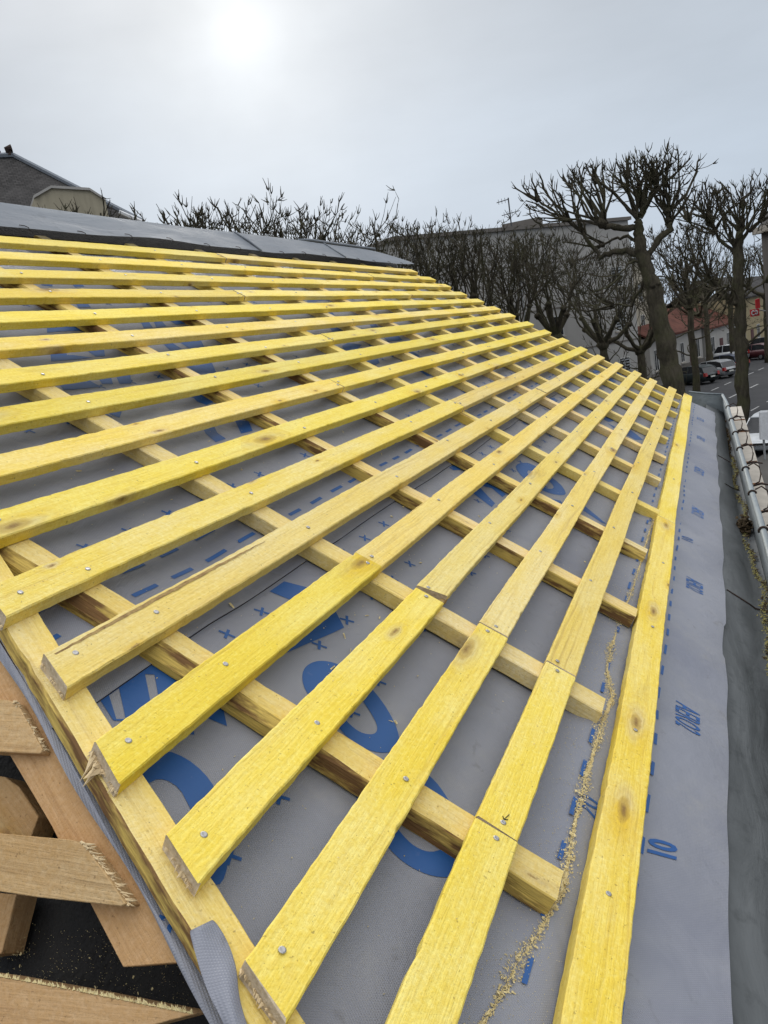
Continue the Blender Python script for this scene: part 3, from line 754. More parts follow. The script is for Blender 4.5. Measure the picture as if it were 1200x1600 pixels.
# rear slope and the timber below the ridge
r0 = W(-.6, 4.86, .02); r1 = W(10.5, 4.86, .02)
m = MB(); bk = Vector((0, 2.2, -1.43))
m.hexa([r0 - Vector((0, 0, .05)), r1 - Vector((0, 0, .05)), r1 + bk - Vector((0, 0, .05)), r0 + bk - Vector((0, 0, .05))], [r0, r1, r1 + bk, r0 + bk])
m.build('rear_slope', M_SLATE, house)
m = MB(); m.hexa([W(-.5, 4.64, -.32), W(10.4, 4.64, -.32), W(10.4, 4.80, -.32), W(-.5, 4.80, -.32)], [W(-.5, 4.64, -.02), W(10.4, 4.64, -.02), W(10.4, 4.80, .02), W(-.5, 4.80, .02)])
m.build('ridge_beam_shade', M_BLACK, house)  # beam coloured black to paint the deep shade under the ridge flashing

# --- eaves: zinc apron, gutter, hooks, stone cornice
bead_px = [(5.30, -.228), (5.20, -.232), (5.083, -.236), (4.86, -.245), (4.65, -.251), (4.245, -.253), (3.712, -.261), (3.307, -.265), (2.987, -.269), (2.572, -.275), (2.162, -.279), (1.829, -.284), (1.6, -.287), (1.2, -.290), (.6, -.294), (0, -.297), (-.6, -.30)]
BZ = -.08
def bead_y(x):
    for (xa, ya), (xb, yb) in zip(bead_px[:-1], bead_px[1:]):
        if xb <= x <= xa: return ya + (yb-ya)*(xa-x)/(xa-xb)
    return bead_px[-1][1] if x < -.6 else bead_px[0][1]
XS = [-.62 + .08*i for i in range(75)]
XS = [x for x in XS if x <= 5.24]
GZ = -.222
m = MB(); pf = []
for x in XS:
    u = x/U; by = bead_y(x)
    a = W(u, -.40, hm(u, -.40) - .014); b_ = W(u, -.56, -.090 + .004*math.sin(u*2)); c_ = W(u, -.70, -.095)
    pf.append([a, b_, c_, Vector((x, by + .045, GZ + .010)), Vector((x, by + .020, GZ)), Vector((x, by + .004, GZ + .004))])
n = len(pf[0])
for p in pf: m.v += [tuple(q) for q in p]
for i in range(len(pf)-1):
    for j in range(n-1): m.f.append((i*n+j, i*n+j+1, (i+1)*n+j+1, (i+1)*n+j))
m.build('zinc_apron', M_APRON, house, True)
for xj in (1.42, 3.4):                    # solder seams across the apron
    m = MB(); u = xj/U
    m.tube([W(u, -.55, -.086), W(u - .03, -.70, -.092), Vector((xj - .01, bead_y(xj) + .045, GZ + .012)), Vector((xj - .01, bead_y(xj) + .015, GZ + .003))], .0022, 5); m.build('apron_seam', M_HOOK, house)
gut = MB(); pf = []
for x in XS:
    by = bead_y(x); w = .0015
    pf.append([Vector((x, by + .003, GZ - .004)), Vector((x, by + .002, BZ - .012)), Vector((x, by - .003, BZ - .012)), Vector((x, by - .004, GZ - .012))])
for p in pf: gut.v += [tuple(q) for q in p]
for i in range(len(pf)-1):
    for j in range(4): gut.f.append((i*4+j, i*4+(j+1) % 4, (i+1)*4+(j+1) % 4, (i+1)*4+j))
gut.build('gutter_front', M_GUT, house, True)
m = MB(); m.tube([(x, bead_y(x), BZ) for x in XS], .0095, 10); bead = m.build('gutter_bead', M_GUT, house, True)
xe = XS[-1]
m = MB(); m.hexa([(xe - .002, bead_y(xe) - .004, GZ - .01), (xe + .004, bead_y(xe) - .004, GZ - .01), (xe + .004, -.02, -.22), (xe - .002, -.02, -.22)],
                 [(xe - .002, bead_y(xe) - .004, BZ + .008), (xe + .004, bead_y(xe) - .004, BZ + .008), (xe + .004, -.02, -.03), (xe - .002, -.02, -.03)])
m.build('gutter_end', M_GUT, house)
m = MB(); m.tube([(xe, bead_y(xe), BZ + .006), (xe, -.12, -.055), (xe, -.02, -.030)], .006, 6); m.build('gutter_end_bead', M_GUT, house, True)
for x in (4.523, 3.972, 3.5, 3.048, 2.597, 2.172, 1.69, 1.25, .8):
    m = MB(); y = bead_y(x); R_ = .0125
    m.tube([(x, y + R_*math.cos(t), BZ + R_*math.sin(t)) for t in [(-.3 + .42*i) for i in range(9)]], .0034, 6)
    hk = m.build('gutter_hook', M_HOOK, house, True)
    m = MB(); m.tube([(x + .006, y - .010, BZ + .014), (x + .012, y - .030, BZ + .022), (x + .01, y - .048, BZ + .006), (x, y - .052, BZ - .022), (x - .01, y - .045, BZ - .048), (x - .012, y - .030, BZ - .055)], .0028, 6)
    m.build('hook_tail', M_HOOK, hk, True)
    m = MB(); m.tube([(x - .02, y - .018, BZ - .062), (x - .012, y - .050, BZ - .056), (x - .03, y - .085, BZ - .062)], [.004, .005, .003], 6); m.build('hook_tie', M_HOOK, hk, True)
CZ = -.215
cj = [5.62, 4.906, 4.414, 3.945, 3.45, 2.95, 2.46, 1.96, 1.45, .95, .45, -.05, -.55]
for a, b in zip(cj[1:], cj[:-1]):
    m = MB(); y0 = bead_y((a+b)/2) - .006; yo = -.352
    m.hexa([(a + .006, yo + .01, CZ - .14), (b - .006, yo + .01, CZ - .14), (b - .006, y0, CZ - .14), (a + .006, y0, CZ - .14)],
           [(a + .006, yo, CZ - .004), (b - .006, yo, CZ - .004), (b - .006, y0, CZ), (a + .006, y0, CZ)])
    m.build('cornice_stone', M_STONE, house)
    m = MB(); m.box((a - .0062, yo + .003, CZ - .13), (a + .0062, y0, CZ + .003)); m.build('cornice_joint', M_MORT, house)
m = MB(); m.box((-.60, -.325, GROUND), (5.25, .05, CZ - .15)); m.build('wall', M_CREAM, house)
m = MB(); m.prism([(4.55, .06, GROUND), (4.55, .06, -.26), (4.55, W(0, 4.7, -.25).y, W(0, 4.7, -.25).z), (4.55, 3.9, -.5), (4.55, 3.9, GROUND)], (.1, 0, 0)); m.build('wall', M_CREAM, house)
m = MB(); m.box((-.55, .06, GROUND), (-.45, 3.9, -.9)); m.build('wall', M_CREAM, house)

# --- open timbers of the hip end, bottom left of the picture
def plank(name, px, off, th, mat, tint=(1, 1, 1), label=None, grain=None, jit=0.0):
    pts = [on_hip(x, y, off) for x, y in px]
    c = sum(pts, Vector())/len(pts)
    if grain: ex = on_hip(*grain[1], off) - on_hip(*grain[0], off)
    else: ex = pts[1] - pts[0]
    ex.normalize(); ez = n2.copy(); ey = ez.cross(ex)
    mw = Matrix(((ex.x, ey.x, ez.x, c.x), (ex.y, ey.y, ez.y, c.y), (ex.z, ey.z, ez.z, c.z), (0, 0, 0, 1)))
    inv = mw.inverted(); lp = [inv @ p for p in pts]
    bm = bmesh.new(); vv = [bm.verts.new(p) for p in lp]; f = bm.faces.new(vv)
    if f.normal.z < 0: f.normal_flip()
    bm.normal_update()
    ret = bmesh.ops.extrude_face_region(bm, geom=[f]); 
    for g in ret['geom']:
        if isinstance(g, bmesh.types.BMVert): g.co.z -= th
    bmesh.ops.recalc_face_normals(bm, faces=bm.faces)
    bmesh.ops.bevel(bm, geom=list(bm.edges), offset=.0007, segments=1, affect='EDGES')
    me = bpy.data.meshes.new(name); bm.to_mesh(me); bm.free(); me.materials.append(mat)
    o = link(name, me, None, house, mw); o.color = (*tint, 1)
    if label: o['label'] = label
    return o
HIPD = (W(hip(.5), .5, 0) - W(hip(1.5), 1.5, 0)).normalized()
plank('plank', [(-60, 930), (0, 1012), (62, 1100), (130, 1220), (200, 1330), (262, 1430), (306, 1502), (192, 1511), (140, 1410), (80, 1290), (18, 1185), (-60, 1050)], .001, .03, M_TAN, (1.05, .98, .92), 'tan plank running down along the hip', ((0, 1050), (240, 1460)))
o = plank('plank', [(-60, 1085), (12, 1094), (26, 1098), (66, 1172), (62, 1178), (-60, 1172)], .014, .022, M_GREYT, (1.25, 1.15, 1.0), 'sawn plank end above the hip plank', ((-60, 1130), (40, 1135)))
splinters(o, [on_hip(20, 1097, .013), on_hip(45, 1135, .011), on_hip(66, 1174, .010)], (on_hip(70, 1128, -.012) - on_hip(40, 1130, -.012)).normalized(), n2, 70, .012, random.Random(5), M_RAW)
o = plank('plank', [(-60, 1203), (8, 1214), (30, 1230), (60, 1276), (44, 1318), (-60, 1318)], -.030, .03, M_TAN, (.82, .78, .70), 'short dark plank stub', ((-60, 1180), (30, 1300)))
o = plank('plank', [(-60, 1296), (0, 1302), (110, 1312), (128, 1318), (162, 1362), (196, 1412), (190, 1416), (60, 1402), (-60, 1384)], .022, .026, M_GREYT, (1.12, 1.05, .92), 'weathered plank with a splintered sawn end', ((-60, 1330), (150, 1365)))
splinters(o, [on_hip(126, 1316, .021), on_hip(160, 1360, .017), on_hip(197, 1412, .017)], (on_hip(200, 1372, -.004) - on_hip(160, 1366, -.004)).normalized(), n2, 95, .016, random.Random(6), M_RAW, 'splinters', .0018)
plank('plank', [(-60, 1390), (26, 1398), (2, 1490), (-60, 1500)], -.040, .03, M_TAN, (.80, .74, .66), 'dark plank under the weathered one', ((20, 1400), (-10, 1500)))
o = plank('plank', [(-60, 1518), (0, 1526), (120, 1548), (220, 1568), (306, 1584), (230, 1604), (120, 1640), (-60, 1660)], -.01, .03, M_TAN, (1.02, .98, .93), 'tan board across the bottom corner', ((0, 1560), (300, 1588)))
splinters(o, [on_hip(0, 1526, -.01), on_hip(120, 1548, -.01), on_hip(220, 1568, -.01), on_hip(300, 1584, -.01)], (on_hip(100, 1520, -.01) - on_hip(100, 1545, -.01)).normalized(), n2, 260, .005, random.Random(8), M_DUST, 'saw_fuzz', .0014)
ft = MB(); g = []
for j in range(15):
    for i in range(19):
        x = -160 + i*36; y = 950 + j*60
        g.append(on_hip(x, y, -.075 - .012*math.sin(i*.9 + j*.5) - .008*math.sin(j*1.7)))
ft.add(g, [(j*19+i, j*19+i+1, (j+1)*19+i+1, (j+1)*19+i) for j in range(14) for i in range(18) if (on_hip(-160 + (i+1)*36, 950 + (j+1)*60, -.07) - HP).dot(Vector((1, 0, 0)) - n2*n2.x) < 9])
# keep the felt on the hip end side of the hip line only
keep = []
for f in ft.f:
    c = sum((Vector(ft.v[i]) for i in f), Vector())/4
    pu_ = c.x/U; pv_ = (c.y*CS + c.z*SN)/U
    if pu_ < hip(pv_) + .16: keep.append(f)
ft.f = keep; ft.build('felt', M_BLACK, house, True)
def weave_uv(me):
    ul = me.uv_layers.new(name='UVMap')
    for lp in me.loops:
        c = me.vertices[lp.vertex_index].co; ul.data[lp.index].uv = (c.x, c.y*CS + c.z*SN)
# membrane edge turned down over the hip
m = MB(); N = 60
down2 = (Vector((0, 0, -1)) - n2*(-n2.z)); down2 = (down2 - HIPD*down2.dot(HIPD)).normalized()
if down2.x > 0: down2 = -down2
rr = random.Random(12)
for i in range(N+1):
    v = 2.3 - (2.3 - .15)*i/N; p = W(hip(v) - .010, v, hm(hip(v), v) + .004)
    ln = (.0065 + .003*math.sin(v*5.1) + .002*math.sin(v*13))
    for f in (0, .35, .7, 1): m.v.append(tuple(p + down2*ln*f + n2*(.002*math.sin(f*4 + v*9) + .003*f)))
for i in range(N):
    for j in range(3): m.f.append((i*4+j, (i+1)*4+j, (i+1)*4+j+1, i*4+j+1))
o = m.build('membrane_turn_down', M_MEM, house, True); weave_uv(o.data)
# the loose flap folded up over the hip batten
m = MB(); Lp = [(295, 1455), (303, 1482), (312, 1515), (326, 1555), (346, 1592), (368, 1640)]; Rp = [(334, 1436), (352, 1462), (365, 1494), (372, 1524), (372, 1562), (400, 1640)]
K = 9
for i, (a, b) in enumerate(zip(Lp, Rp)):
    for j in range(K+1):
        f = j/K; x = a[0]*(1-f) + b[0]*f; y = a[1]*(1-f) + b[1]*f
        off = .004 + .015*math.sin(f*PI*.85)*(1 - .25*i/5) + .004*math.sin(i*1.3 + f*5)
        uu, v_ = on_roof(x, y, CT*.1 + off*.9)
        p = W(uu, v_, CT*.1 + off*.9); m.v.append(tuple(p))
m.f = [(i*(K+1)+j, (i+1)*(K+1)+j, (i+1)*(K+1)+j+1, i*(K+1)+j+1) for i in range(5) for j in range(K)]
o = m.build('membrane_flap', M_MEM, house, True); weave_uv(o.data); o['label'] = 'loose grey flap of membrane folded over the hip batten'
ss = o.modifiers.new('sub', 'SUBSURF'); ss.levels = 2; ss.render_levels = 2
so_ = o.modifiers.new('sol', 'SOLIDIFY'); so_.thickness = .0015

# ================================================================== LOOSE STUFF ON THE ROOF
def flake(m, p, n, rnd, s0, s1, asp=3.0):
    l = rnd.uniform(s0, s1); w = l/rnd.uniform(1.3, asp); a = rnd.uniform(0, 2*PI)
    t = n.orthogonal().normalized(); b = n.cross(t)
    d = t*math.cos(a) + b*math.sin(a) + n*rnd.uniform(-.45, .45); d.normalize(); e = d.cross(n).normalized()*w/2 + n*rnd.uniform(-.4, .4)*w
    h = n*rnd.uniform(.0002, .0012)
    m.add([p - d*l/2 - e, p + d*l/2 - e*.6, p + d*l/2 + e*.7, p - d*l/2 + e, p + h + n*l*.12], [(0, 1, 4), (1, 2, 4), (2, 3, 4), (3, 0, 4)])
saw = [(5.8, -.04), (5.07, -.046), (4.3, -.028), (3.598, -.006), (2.874, .004), (2.419, .004), (2.0, .028), (1.675, .031), (1.398, .029), (1.24, .0), (1.155, -.019), (.926, -.002), (.564, .008), (.347, .008), (.16, .007), (-.018, -.005), (-.184, .025), (-.288, .05), (-.418, .07), (-.5, .086), (-.62, .12)]
m = MB(); rr = random.Random(21)
for (a, b) in zip(saw[:-1], saw[1:]):
    ln = math.hypot(a[0]-b[0], a[1]-b[1]); thick = .011 if a[0] < 1.6 else .009
    for _ in range(int(ln*(1500 if a[0] < 1.7 else 500))):
        t = rr.random(); u = a[0]*(1-t)+b[0]*t; v = a[1]*(1-t)+b[1]*t
        q = rr.gauss(0, 1); lump = .75 + .5*math.sin(u*17)
        v += q*thick*lump; u += rr.gauss(0, .012)
        hgt = .012*math.exp(-q*q)*rr.random()*lump
        flake(m, W(u, v, hm(u, v) + .003 + hgt), NRM, rr, .0008, .0030 if rr.random() < .9 else .006)
path = []
for (a, b) in zip(saw[:-1], saw[1:]):
    n = max(2, int(math.hypot(a[0]-b[0], a[1]-b[1])/.012))
    path += [(a[0] + (b[0]-a[0])*i/n, a[1] + (b[1]-a[1])*i/n) for i in range(n)]
rows_ = []
for i, (u, v) in enumerate(path):
    w1, w2 = [abs(.007 + .005*math.sin(u*23 + q) + rr.uniform(-.003, .003))*(.72 if u < 1.5 else .4)*(1.0 if u > -.1 else .3)*(.35 + .65*max(0, math.sin(u*11.3 + 1))) for q in (0, 2.1)]
    hh = .006*(.6 + .4*math.sin(u*31))*rr.uniform(.6, 1.2)
    rows_.append([W(u, v - w1, hm(u, v - w1) + .0012), W(u + rr.uniform(-.004, .004), v + rr.uniform(-.003, .003), hm(u, v) + hh), W(u, v + w2, hm(u, v + w2) + .0012)])
b0 = len(m.v)
for r3 in rows_: m.v += [tuple(q) for q in r3]
m.f += [(b0+i*3+j, b0+i*3+j+1, b0+i*3+j+4, b0+i*3+j+3) for i in range(len(rows_)-1) for j in range(2)]
for _ in range(2600):
    u = rr.uniform(-.55, 2.4); q = rr.gauss(.04, .07); flake(m, W(u, .02 + q, hm(u, .02 + q) + .003), NRM, rr, .0004, .0012)
tag(m.build('sawdust', M_DUST), 'line of pale yellow sawdust caught in the eaves fold', 'sawdust', kind='stuff')
m = MB()
for _ in range(900):
    v = rr.uniform(-.05, 2.6); u = rr.uniform(hip(v)+.15, 4.5)
    lift = .008 if v > 1.25 else .003
    flake(m, W(u, v, hm(u, v) + lift), NRM, rr, .0008, .0022)
for _ in range(60):
    v = rr.uniform(.1, 2.2); u = rr.uniform(hip(v)+.2, 2.5); flake(m, W(u, v, hm(u, v) + (.009 if v > 1.25 else .004)), NRM, rr, .004, .011, 6)
for _ in range(420):                     # dust on the battens
    k = rr.randrange(1, 9); u = rr.uniform(-.5, 3); flake(m, W(u, k*GA - rr.uniform(.008, .112), BT + .002), NRM, rr, .0007, .0018)
tag(m.build('wood_chips', M_DUST), 'scattered wood chips and dust on the membrane', 'wood chips', kind='stuff')
m = MB(); m2 = MB(); ml = MB()
for _ in range(4200):
    x = rr.uniform(.9, 4.95); y0 = bead_y(x) + .026 + .010*math.sin(x*7) + .006*math.sin(x*19)
    wv_ = .0030 + .003*abs(math.sin(x*5.3))
    if 2.78 < x < 2.86: continue
    p = Vector((x, y0 + rr.gauss(0, 1)*wv_, GZ + .004 + rr.random()*.008)); dark = rr.random() < (.25 if x < 3.6 else .8)
    if dark: p.y -= .006
    flake(ml if dark else m2, p, Vector((0, .2, 1)).normalized(), rr, .002, .006 if not dark else .011, 2)
tag(m2.build('gutter_moss', M_MOSSY), 'yellow moss and dust lying along the gutter', 'moss', kind='stuff')
tag(ml.build('gutter_leaves', M_LEAF), 'dark rotten leaves strewn in the gutter', 'leaves', kind='stuff')
m = MB()
cpos = Vector((2.20, bead_y(2.2) + .030, GZ + .018))
for _ in range(420):
    d = Vector((rr.gauss(0, .022), rr.gauss(0, .009), abs(rr.gauss(0, .013)))); flake(m, cpos + d, Vector((rr.uniform(-1, 1), rr.uniform(-1, 1), 1)).normalized(), rr, .008, .02, 1.6)
tag(m.build('leaf_clump', M_LEAF), 'dark clump of dead leaves lodged in the gutter', 'leaves')
m = MB(); m.tube([(2.78, bead_y(2.78) + .075, GZ + .055), (2.80, bead_y(2.8) + .045, GZ + .028), (2.82, bead_y(2.8) + .02, GZ + .012)], .002, 5)
tag(m.build('twig', M_BARK), 'thin dark twig lying across the gutter slope', 'twig')
m = MB()                                  # dust on the hip end felt
for _ in range(700):
    x = rr.uniform(-20, 300); y = rr.choice((rr.gauss(1490, 5), rr.uniform(1440, 1560))) if x < 55 else rr.uniform(1450, 1570)
    flake(m, on_hip(x, y, -.06), n2, rr, .0003, .0009 if rr.random() < .93 else .003)
tag(m.build('sawdust', M_DUST), 'specks of sawdust on the black felt of the hip end', 'sawdust', kind='stuff')

# ================================================================== BACKGROUND BUILDINGS
def uvbox(me, ex, ey):
    ul = me.uv_layers.new(name='UVMap')
    for p in me.polygons:
        n = p.normal; a = Vector((0, 0, 1)).cross(n)
        if a.length < .05: a = Vector((1, 0, 0))
        a.normalize(); b = n.cross(a)
        for li in p.loop_indices:
            c = me.vertices[me.loops[li].vertex_index].co; ul.data[li].uv = (c.dot(a), c.dot(b))
def part(name, mb, mat, parent):
    o = mb.build(name, mat, parent); uvbox(o.data, None, None); return o
def facade(P0, P1, z0, z1, depth):       # box behind a facade line P0 -> P1; returns frame functions
    a = Vector((P0.x, P0.y, 0)); b = Vector((P1.x, P1.y, 0)); ex = (b-a).normalized(); L = (b-a).length
    ny = Vector((-ex.y, ex.x, 0))
    if ny.dot(a - Vector((CAM[0], CAM[1], 0))) < 0: ny = -ny
    f = lambda x, y, z: a + ex*x + ny*y + Vector((0, 0, z))
    m = MB(); m.hexa([f(0, 0, z0), f(L, 0, z0), f(L, depth, z0), f(0, depth, z0)], [f(0, 0, z1), f(L, 0, z1), f(L, depth, z1), f(0, depth, z1)])
    return f, L, m
def window(parent, f, x, z, w, h, frame=M_FRAME, glass=M_GLASSD, sill=True, bars=1):
    m = MB(); t = .07
    for (x0, x1, z0, z1) in ((x, x+w, z, z+t), (x, x+w, z+h-t, z+h), (x, x+t, z+t, z+h-t), (x+w-t, x+w, z+t, z+h-t)):
        m.hexa([f(x0, -.05, z0), f(x1, -.05, z0), f(x1, .0, z0), f(x0, .0, z0)], [f(x0, -.05, z1), f(x1, -.05, z1), f(x1, 0, z1), f(x0, 0, z1)])
    if bars:
        m.hexa([f(x+w/2-.03, -.045, z+t), f(x+w/2+.03, -.045, z+t), f(x+w/2+.03, 0, z+t), f(x+w/2-.03, 0, z+t)], [f(x+w/2-.03, -.045, z+h-t), f(x+w/2+.03, -.045, z+h-t), f(x+w/2+.03, 0, z+h-t), f(x+w/2-.03, 0, z+h-t)])
    o = m.build('window', frame, parent)
    m = MB(); m.hexa([f(x+.02, -.02, z+.02), f(x+w-.02, -.02, z+.02), f(x+w-.02, .01, z+.02), f(x+.02, .01, z+.02)], [f(x+.02, -.02, z+h-.02), f(x+w-.02, -.02, z+h-.02), f(x+w-.02, .01, z+h-.02), f(x+.02, .01, z+h-.02)])
    m.build('pane', glass, o)
    if sill:
        m = MB(); m.hexa([f(x-.1, -.14, z-.1), f(x+w+.1, -.14, z-.1), f(x+w+.1, 0, z-.1), f(x-.1, 0, z-.1)], [f(x-.1, -.14, z), f(x+w+.1, -.14, z), f(x+w+.1, 0, z), f(x-.1, 0, z)]); m.build('sill', M_STONE, o)
    return o
def gable_roof(parent, f, L, depth, z, rise, over=.4, mat=M_TILE, name='roof', th=.18):
    m = MB(); y0, y1, ym = -over, depth+over, depth/2
    q = rise*over/(depth/2)
    m.prism([f(-over, y0, z - q), f(-over, ym, z+rise), f(-over, y1, z - q), f(-over, y1, z - q + th), f(-over, ym, z+rise+th), f(-over, y0, z - q + th)], (f(1, 0, 0) - f(0, 0, 0))*(L+2*over))
    return part(name, m, mat, parent)
# tall grey gable wall building
A = at(618, 400, 56); B = at(986, 400, 70); ztop = at(690, 371, 58.6).z; ztopr = at(984, 352, 70).z
bA = empty('apartment_block', (A.x, A.y, GROUND), 'tall blank grey rendered building behind the row of pollarded trees', 'building')
f, L, m = facade(A, B, GROUND, ztop, 14); part('wall', m, M_GREYW, bA)
m = MB(); m.hexa([f(-.2, -.2, ztop), f(L+.2, -.2, ztop), f(L+.2, 14.2, ztop), f(-.2, 14.2, ztop)], [f(-.2, -.2, ztop+.25), f(L+.2, -.2, ztop+.25), f(L+.2, 14.2, ztop+.25), f(-.2, 14.2, ztop+.25)]); part('parapet', m, M_DARKW, bA)
for k in range(1, 4):
    zz = GROUND + 3.3*k + 1; m = MB(); m.hexa([f(0, -.03, zz), f(L, -.03, zz), f(L, .0, zz), f(0, .0, zz)], [f(0, -.03, zz+.12), f(L, -.03, zz+.12), f(L, 0, zz+.12), f(0, 0, zz+.12)]); part('string_course', m, M_DARKW, bA)
for x, z in ((L-2.4, 5.2), (L-2.4, 1.6), (L-5.6, 1.6), (L-9.0, 2.2), (L-2.4, 8.6), (L-9, 5.6)):
    w = window(bA, f, x, GROUND + z, 1.2, 1.5)
    if x > L-3:
        for q in range(6):
            m = MB(); zz = GROUND + z + .15 + q*.22; m.hexa([f(x+.05, -.07, zz), f(x+1.15, -.07, zz), f(x+1.15, -.05, zz), f(x+.05, -.05, zz)], [f(x+.05, -.07, zz+.1), f(x+1.15, -.07, zz+.1), f(x+1.15, -.05, zz+.1), f(x+.05, -.05, zz+.1)]); m.build('slat', M_SIGNG, w)
m = MB(); m.tube([f(L*.47, -.1, GROUND+.2), f(L*.47, -.1, ztop)], .06, 6); m.build('downpipe', M_SIGNG, bA)
pc = at(812, 362, 64); m = MB(); m.box((pc.x - .3, pc.y - 1.6, ztop+.25), (pc.x + .8, pc.y + 1.2, ztop + .75)); part('roof_hatch', m, M_DARKW, bA)
# aerial on its roof
ab = at(799, 352, 62); at_ = at(794, 309, 62)
an = empty('aerial', (ab.x, ab.y, ztop + .2), 'thin television aerial on the grey building roof', 'aerial')
m = MB(); m.tube([(ab.x, ab.y, ztop + .2), tuple(at_)], .05, 5); m.build('mast', M_WIRE, an)
def bar(p, q, r=.025):
    m = MB(); m.tube([p, q], r, 4); return m
bar(at(776, 317, 62), at(795, 311, 62), .035).build('boom', M_WIRE, an)
bar(at(784, 337, 62), at(812, 329, 62), .03).build('boom', M_WIRE, an)
for x, y in ((779, 316), (784, 314.5), (789, 313), (788, 336), (794, 334), (800, 332.5), (806, 331)):
    bar(at(x - .6, y - 4, 62), at(x + .6, y + 4, 62), .016).build('element', M_WIRE, an)
# cream house with slate roof beside it
A = at(956, 400, 76); B = at(1012, 400, 84)
bB = empty('house', (A.x, A.y, GROUND), 'narrow cream house with slate roof next to the grey building', 'house')
ze = at(985, 402, 78).z; f, L, m = facade(A, B, GROUND, ze, 9); part('wall', m, M_CREAM, bB)
gable_roof(bB, f, L, 9, ze, 3.2, .4, M_SLATE)
m = MB(); m.hexa([f(-.3, -.45, ze - .05), f(L+.3, -.45, ze - .05), f(L+.3, -.3, ze - .05), f(-.3, -.3, ze - .05)], [f(-.3, -.45, ze+.12), f(L+.3, -.45, ze+.12), f(L+.3, -.3, ze+.12), f(-.3, -.3, ze+.12)]); m.build('gutter', M_FRAME, bB)
for z in (1.2, 4.4, 7.2):
    if z + 1.6 < ze - GROUND: window(bB, f, L*.62, GROUND + z, 1.0, 1.6)
m = MB(); dx = L*.35; m.hexa([f(dx, .2, ze + .2), f(dx+1.3, .2, ze+.2), f(dx+1.3, 2.2, ze+.2), f(dx, 2.2, ze+.2)], [f(dx, .2, ze + 1.7), f(dx+1.3, .2, ze+1.7), f(dx+1.3, 2.6, ze+2.0), f(dx, 2.6, ze+2.0)]); part('dormer', m, M_WHITEW, bB)
# low houses along the street, one after another
def row_house(name, t0, t1, n0, eave, rise, wallm, roofm, label, wins, door=None, chim=None):
    P0, P1 = street(t0, n0), street(t1, n0)
    h = empty(name, (P0.x, P0.y, GROUND), label, 'house'); f, L, m = facade(P0, P1, GROUND, GROUND + eave, 8)
    part('wall', m, wallm, h); gable_roof(h, f, L, 8, GROUND + eave, rise, .35, roofm)
    for (x, z, w, hh) in wins: window(h, f, x*L, GROUND + z, w, hh)
    m = MB(); m.hexa([f(0, -.04, GROUND), f(L, -.04, GROUND), f(L, 0, GROUND), f(0, 0, GROUND)], [f(0, -.04, GROUND+.7), f(L, -.04, GROUND+.7), f(L, 0, GROUND+.7), f(0, 0, GROUND+.7)]); part('plinth', m, M_DARKW, h)
    if door is not None:
        m = MB(); x = door*L; m.hexa([f(x, -.06, GROUND), f(x+1, -.06, GROUND), f(x+1, 0, GROUND), f(x, 0, GROUND)], [f(x, -.06, GROUND+2.2), f(x+1, -.06, GROUND+2.2), f(x+1, 0, GROUND+2.2), f(x, 0, GROUND+2.2)]); d = m.build('door', M_SHUT, h)
        m = MB(); m.tube([f(x+.85, -.12, GROUND+1.0), f(x+.85, -.06, GROUND+1.0)], .03, 6); m.build('handle', M_STEEL, d)
    if chim is not None:
        m = MB(); x = chim*L; m.hexa([f(x, 3.4, GROUND+eave+rise*.5), f(x+.8, 3.4, GROUND+eave+rise*.5), f(x+.8, 4.4, GROUND+eave+rise*.5), f(x, 4.4, GROUND+eave+rise*.5)], [f(x, 3.4, GROUND+eave+rise+1.2), f(x+.8, 3.4, GROUND+eave+rise+1.2), f(x+.8, 4.4, GROUND+eave+rise+1.2), f(x, 4.4, GROUND+eave+rise+1.2)]); part('chimney', m, M_TILE, h)
    return h
row_house('house', -3, 9.6, 13.6, 3.4, 3.0, M_DARKW, M_TILE, 'dark low house with steep red tiled roof behind the largest tree', [(.14, 1.1, 1.0, 1.4), (.62, 1.1, 1.0, 1.4)], .4, .8)
row_house('house', 10.0, 24, 11.2, 3.9, 2.4, M_WHITEW, M_TILE, 'white low house with tall shuttered openings behind the parked cars', [(.06, .9, 1.0, 1.9), (.30, .9, 1.0, 1.9), (.54, .9, 1.0, 1.9), (.86, .9, 1.0, 1.9)], .72, .3)
row_house('house', 24.4, 34, 10.8, 3.6, 2.2, M_WHITEW, M_TILE, 'second white low house with red roof further along the street', [(.1, 1.0, 1.1, 1.6), (.65, 1.0, 1.1, 1.6)], .4)
row_house('house', 34.6, 46, 10.6, 6.0, 2.4, M_YELW, M_SLATE, 'ochre two storey house far along the street', [(.1, 1.0, 1.1, 1.6), (.6, 1.0, 1.1, 1.6), (.1, 3.9, 1.1, 1.5), (.6, 3.9, 1.1, 1.5)], .38)
row_house('house', 47, 70, 10.4, 5.4, 2.6, M_GREYW, M_SLATE, 'grey house closing the far end of the street row', [(.05, 1.0, 1.1, 1.6), (.3, 1.0, 1.1, 1.6), (.55, 1.0, 1.1, 1.6), (.8, 3.6, 1.1, 1.5)], .7)
row_house('house', -46, -30, 15.5, 6.2, 2.8, M_GREYW, M_SLATE, 'grey house hidden behind the left tree row', [(.2, 1, 1.1, 1.6), (.6, 1, 1.1, 1.6)], .42)
